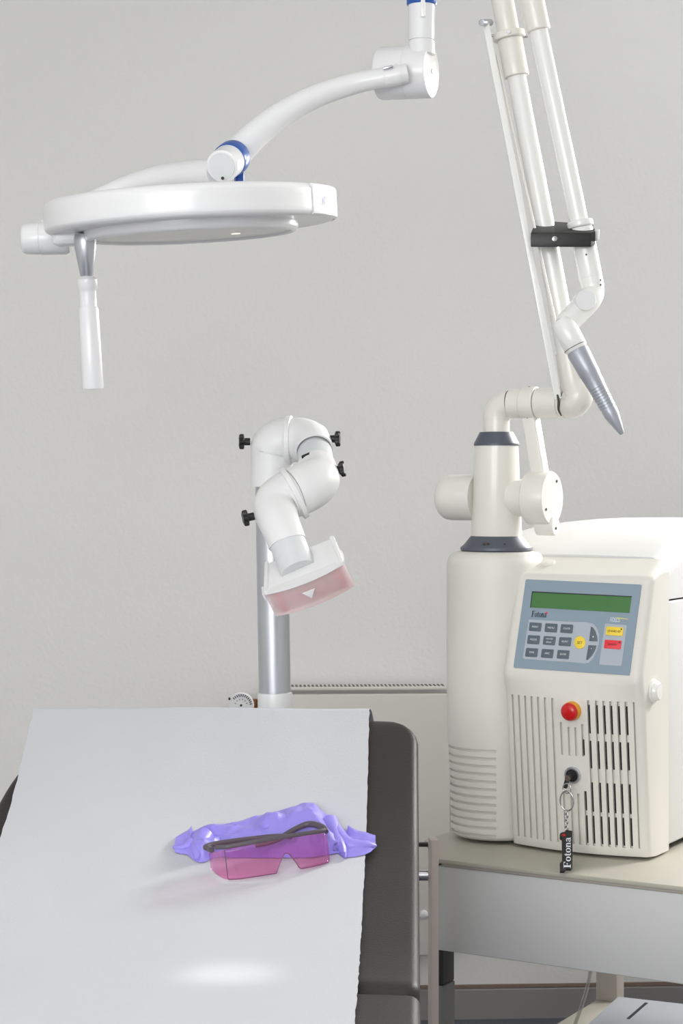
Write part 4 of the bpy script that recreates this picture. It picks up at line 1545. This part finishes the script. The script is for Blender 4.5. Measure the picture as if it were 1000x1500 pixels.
# ------------------------------------------------------------------ extraction arm on a pole
EY = 3.15
ebt, ebb = P(397, 700, EY), P(402.5, 1020, EY)
ed = (ebb - ebt).normalized()
foot_ = ebb + ed * (ebb.z / -ed.z)
ext = thing('extraction_arm', V((foot_.x, foot_.y, 0)), 'white elbowed extraction arm with pink tinted hood on a metal pole', 'extraction arm')
re_ = R_(23.5, EY)
bm = NB(); cyl(bm, ebt, ebb + ed * .02, re_, segs=44); obj('pole', bm, M_alu, ext)
bm = NB()
lathe(bm, P(402.5, 1014, EY), ed, [(0, re_ * .98), (.0005, re_ * 1.06), (.003, re_ * 1.08), (.06, re_ * 1.1), (.06, re_ * 1.5), (.075, re_ * 1.5), ((V(foot_) - P(402.5, 1014, EY)).length - .02, re_ * 1.5)], 44); obj('lower_tube', bm, M_white, ext)
bm = NB(); lathe(bm, V((foot_.x, foot_.y, 0)), ZU, [(0, .16), (.012, .16), (.02, .15), (.024, .04), (.03, .04)], 48); obj('foot_plate', bm, M_leggrey, ext)
# upper elbow pair
k = R_(1, 3.12)
bm = NB()
p1 = [P(398, 713, 3.15), P(398, 690, 3.15), P(398, 662, 3.15)]
for i in range(1, 9):
    a = i / 8 * pi / 2
    p1.append(P(398 + 20 * (1 - cos(a)), 662 - 17 * sin(a), 3.15 - .006 * i / 8))
p1.append(P(424, 645, 3.142))
tube(bm, p1, [31 * k] * 3 + [33 * k] * 9, 40, smooth=False); obj('elbow', bm, M_pipe, ext)
ua = V((1, -.12, 0)).normalized()
bm = NB(); lathe(bm, P(419, 645, 3.143), ua, [(0, 33 * k), (.001, 36.5 * k), (.0085, 36.8 * k), (.010, 35 * k), (.0105, 32 * k)], 48); obj('flange', bm, M_pipe, ext)
# open half-bend on the right: a tube with its mouth turned to the viewer and down
bm = NB()
p2 = [P(426, 645, 3.142), P(440, 644, 3.135), P(450, 646, 3.125), P(457, 651, 3.112), P(460, 660, 3.098)]
tube(bm, p2, [33 * k, 32.5 * k, 31 * k, 29 * k, 28 * k], 40, n=6, cap=False)
e2 = obj('open_bend', bm, M_pipe, ext)
md = e2.modifiers.new('wall', 'SOLIDIFY'); md.thickness = .003; md.offset = -1
bm = NB(); tube(bm, [P(456, 640, 3.14), P(459, 655, 3.115), P(462, 672, 3.085), P(464, 692, 3.05)], 25.5 * k, 36, n=6); obj('inner_sleeve', bm, M_cap, ext)
# lower elbow pair
bm = NB()
p3 = [P(463, 684, 3.055), P(466, 697, 3.03), P(464, 704, 3.01), P(455, 710, 2.995), P(441, 717, 2.985), P(430, 722, 2.98)]
k3 = R_(1, 3.0)
tube(bm, p3, [29 * k3, 31 * k3, 33.5 * k3, 36 * k3, 36.5 * k3, 36.5 * k3], 44, n=7); obj('elbow', bm, M_pipe, ext)
fa = V((-.88, -.1, -.47)).normalized()
fcn = P(430, 722, 2.98)
bm = NB(); lathe(bm, fcn - fa * .005, fa, [(0, 36 * k3), (.001, 41 * k3), (.008, 41.5 * k3), (.009, 40 * k3), (.010, 36 * k3)], 52); obj('flange', bm, M_pipe, ext)
bm = NB()
p4 = [P(430, 722, 2.98), P(418, 728, 2.975), P(408, 736, 2.968), P(404, 748, 2.955), P(409, 766, 2.93), P(417, 785, 2.915), P(421, 796, 2.91)]
k4 = R_(1, 2.94)
tube(bm, p4, [36 * k4, 36 * k4, 35.5 * k4, 33 * k4, 29.5 * k4, 28 * k4, 28 * k4], 44, n=7); e4 = obj('elbow', bm, M_pipe, ext)
bm = NB(); d4 = (p4[-1] - p4[-3]).normalized(); lathe(bm, p4[-1] - d4 * .004, d4, [(0, 28.5 * k4), (.002, 26.5 * k4), (.056, 26.5 * k4)], 44); obj('spigot', bm, M_cap, ext)
bm = NB(); bd = V((-.05, -1, .1)).normalized(); lathe(bm, P(409, 775, 2.93) - V((0, 29 * k4, 0)), bd, [(0, 6.6 * k4), (.003, 6.6 * k4), (.005, 5.8 * k4), (.0055, .5 * k4)], 28); obj('pivot_button', bm, M_blackpl, e4)


def knob(base, d, name='clamp_knob'):
    d = V(d).normalized()
    b = NB()
    kk_ = R_(1, 3.05)
    cyl(b, base, base + d * (12 * kk_), 5.6 * kk_, segs=20)
    a, x, y = frame_of(d)
    n_ = 60
    rl = []
    for h, sc in ((9, .86), (10, 1.0), (15, 1.0), (16.5, .86)):
        rl.append([base + a * (h * kk_) + (x * cos(2 * pi * q / n_) + y * sin(2 * pi * q / n_)) * (kk_ * sc * (10.3 + 1.7 * cos(5 * 2 * pi * q / n_))) for q in range(n_)])
    rings(b, rl)
    return obj(name, b, M_blackpl, ext)


knob(P(366, 647, 3.15), (-1, -.12, .0))
knob(P(482, 643, 3.115), (1, -.12, .02))
knob(P(489, 689, 3.03), (1, -.25, .18))
knob(P(372, 756, 2.955), (-1, -.2, -.22))
bm = NB(); b0 = P(444, 672, 3.04); cyl(bm, b0, b0 + V((.012, -.004, .005)), .006, segs=16); obj('clamp_stud', bm, M_blackpl, ext)

# the hood box
pit = radians(38)
xa = V((cos(radians(21.5)), -.10, sin(radians(21.5)))).normalized()
vy = V((0, 1, 0))
# front faces the viewer and downward
fn_ = V((.10, -cos(pit) * .9, -.12)).normalized()
nf = V((.30, -.80, -.33)); nf = (nf - xa * nf.dot(xa)).normalized()
un = xa.cross(nf) * -1
if un.z < 0:
    un = -un
bc = P(447, 842, 2.88)


def HB(x, d, h):
    """hood frame: x across, d towards the front, h up; metres"""
    return bc + xa * x + nf * d + un * h


q = R_(1, 2.88)
bm = NB()
hw0, hw1 = 52 * q, 60 * q
lo, hi_ = -26 * q, 10 * q
prf = []
pts_b = [HB(-hw0, -50 * q, hi_ + .004), HB(hw0, -50 * q, hi_ + .004), HB(hw1, 22 * q, hi_), HB(-hw1, 22 * q, hi_)]
pts_l = [HB(-hw0, -50 * q, lo), HB(hw0, -50 * q, lo), HB(hw1, 22 * q, lo), HB(-hw1, 22 * q, lo)]
b = bmesh.new()
va = [b.verts.new(p) for p in pts_b]; vb = [b.verts.new(p) for p in pts_l]
b.faces.new(va); b.faces.new(vb)
for i in range(4):
    b.faces.new((va[i], va[(i + 1) % 4], vb[(i + 1) % 4], vb[i]))
bmesh.ops.recalc_face_normals(b, faces=b.faces)
bmesh.ops.bevel(b, geom=list(b.edges), offset=.004, segments=3, profile=.5, affect='EDGES')
merge(bm, b)
hood = obj('hood_body', bm, M_pipe, ext)
for sx_ in (-1, 1):
    bm = NB(); a, c_ = HB(sx_ * hw0, -50 * q, hi_ + .003), HB(sx_ * hw1, 22 * q, hi_ - .001)
    tube(bm, [a, c_], .004, 12, smooth=False)
    obj('edge_bead', bm, M_pipe, hood)


# curved pink front: a shell with thickness, a top lip and side cheeks
def arcd(x):
    return 24 * q + 12 * q * (1 - (x / (64 * q)) ** 2)


bm = NB()
rl = []
NX = 30
for i in range(NX + 1):
    x = (-62 + 124 * i / NX) * q
    d = arcd(x)
    hh = hi_ + .001
    ll = lo - 8 * q
    rl.append([HB(x, d - 4 * q, hh), HB(x, d - 1 * q, hh - .0005), HB(x, d, hh - .002), HB(x, d + 2 * q, (hh + ll) / 2), HB(x, d, ll + .002), HB(x, d - 1 * q, ll), HB(x, d - 4 * q, ll)])
rings(bm, rl)
obj('tinted_front', bm, M_rose, hood, label='milky pink curved front')
bm = NB()
rl = []
for i in range(NX + 1):
    x = (-62 + 124 * i / NX) * q
    d = arcd(x)
    rl.append([HB(x, 18 * q, hi_ + .0015), HB(x, d + 1.5 * q, hi_ + .0015), HB(x, d + 2 * q, hi_ - .0015), HB(x, 18 * q, hi_ - .0015)])
rings(bm, rl); obj('front_lip', bm, M_pipe, hood)
for x0, x1 in ((-50, -40), (44, 54)):
    bm = NB(); rl = []
    for i in range(5):
        x = (x0 + (x1 - x0) * i / 4) * q
        rl.append([HB(x, arcd(x) - 7 * q, hi_ - .004), HB(x, arcd(x) - 5 * q, hi_ - .004), HB(x, arcd(x) - 5 * q, lo - 5 * q), HB(x, arcd(x) - 7 * q, lo - 5 * q)])
    rings(bm, rl)
    obj('filter_strip', bm, M_pinkin, hood)
bm = NB(); rl = []
for i in range(NX + 1):
    x = (-54 + 108 * i / NX) * q
    rl.append([HB(x, arcd(x) - 12 * q, hi_ - .004), HB(x, arcd(x) - 9 * q, hi_ - .004), HB(x, arcd(x) - 9 * q, lo - 5 * q), HB(x, arcd(x) - 12 * q, lo - 5 * q)])
rings(bm, rl); obj('inner_filter', bm, mat('inner_filter_blush', srgb(247, 226, 224), .6, var=.12, vscale=60), hood)
bm = NB()
tri = [(-10, 2), (10, 2), (0, -12)]
prism(bm, [HB(x * q, arcd(x * q) + 2.4 * q, (y - 6) * q) for x, y in tri], nf * .0015, .0006); obj('moulded_triangle', bm, M_pipe, hood)
bm = NB(); box(bm, HB(-66 * q, 4 * q, -2 * q), (4 * q, 22 * q, 12 * q), (xa, nf, un), .001); obj('side_clip', bm, M_pipe, hood)
bm = NB(); box(bm, HB(57 * q, -14 * q, 0), (8 * q, 14 * q, 10 * q), (xa, nf, un), .001); obj('side_clip', bm, M_pipe, hood)
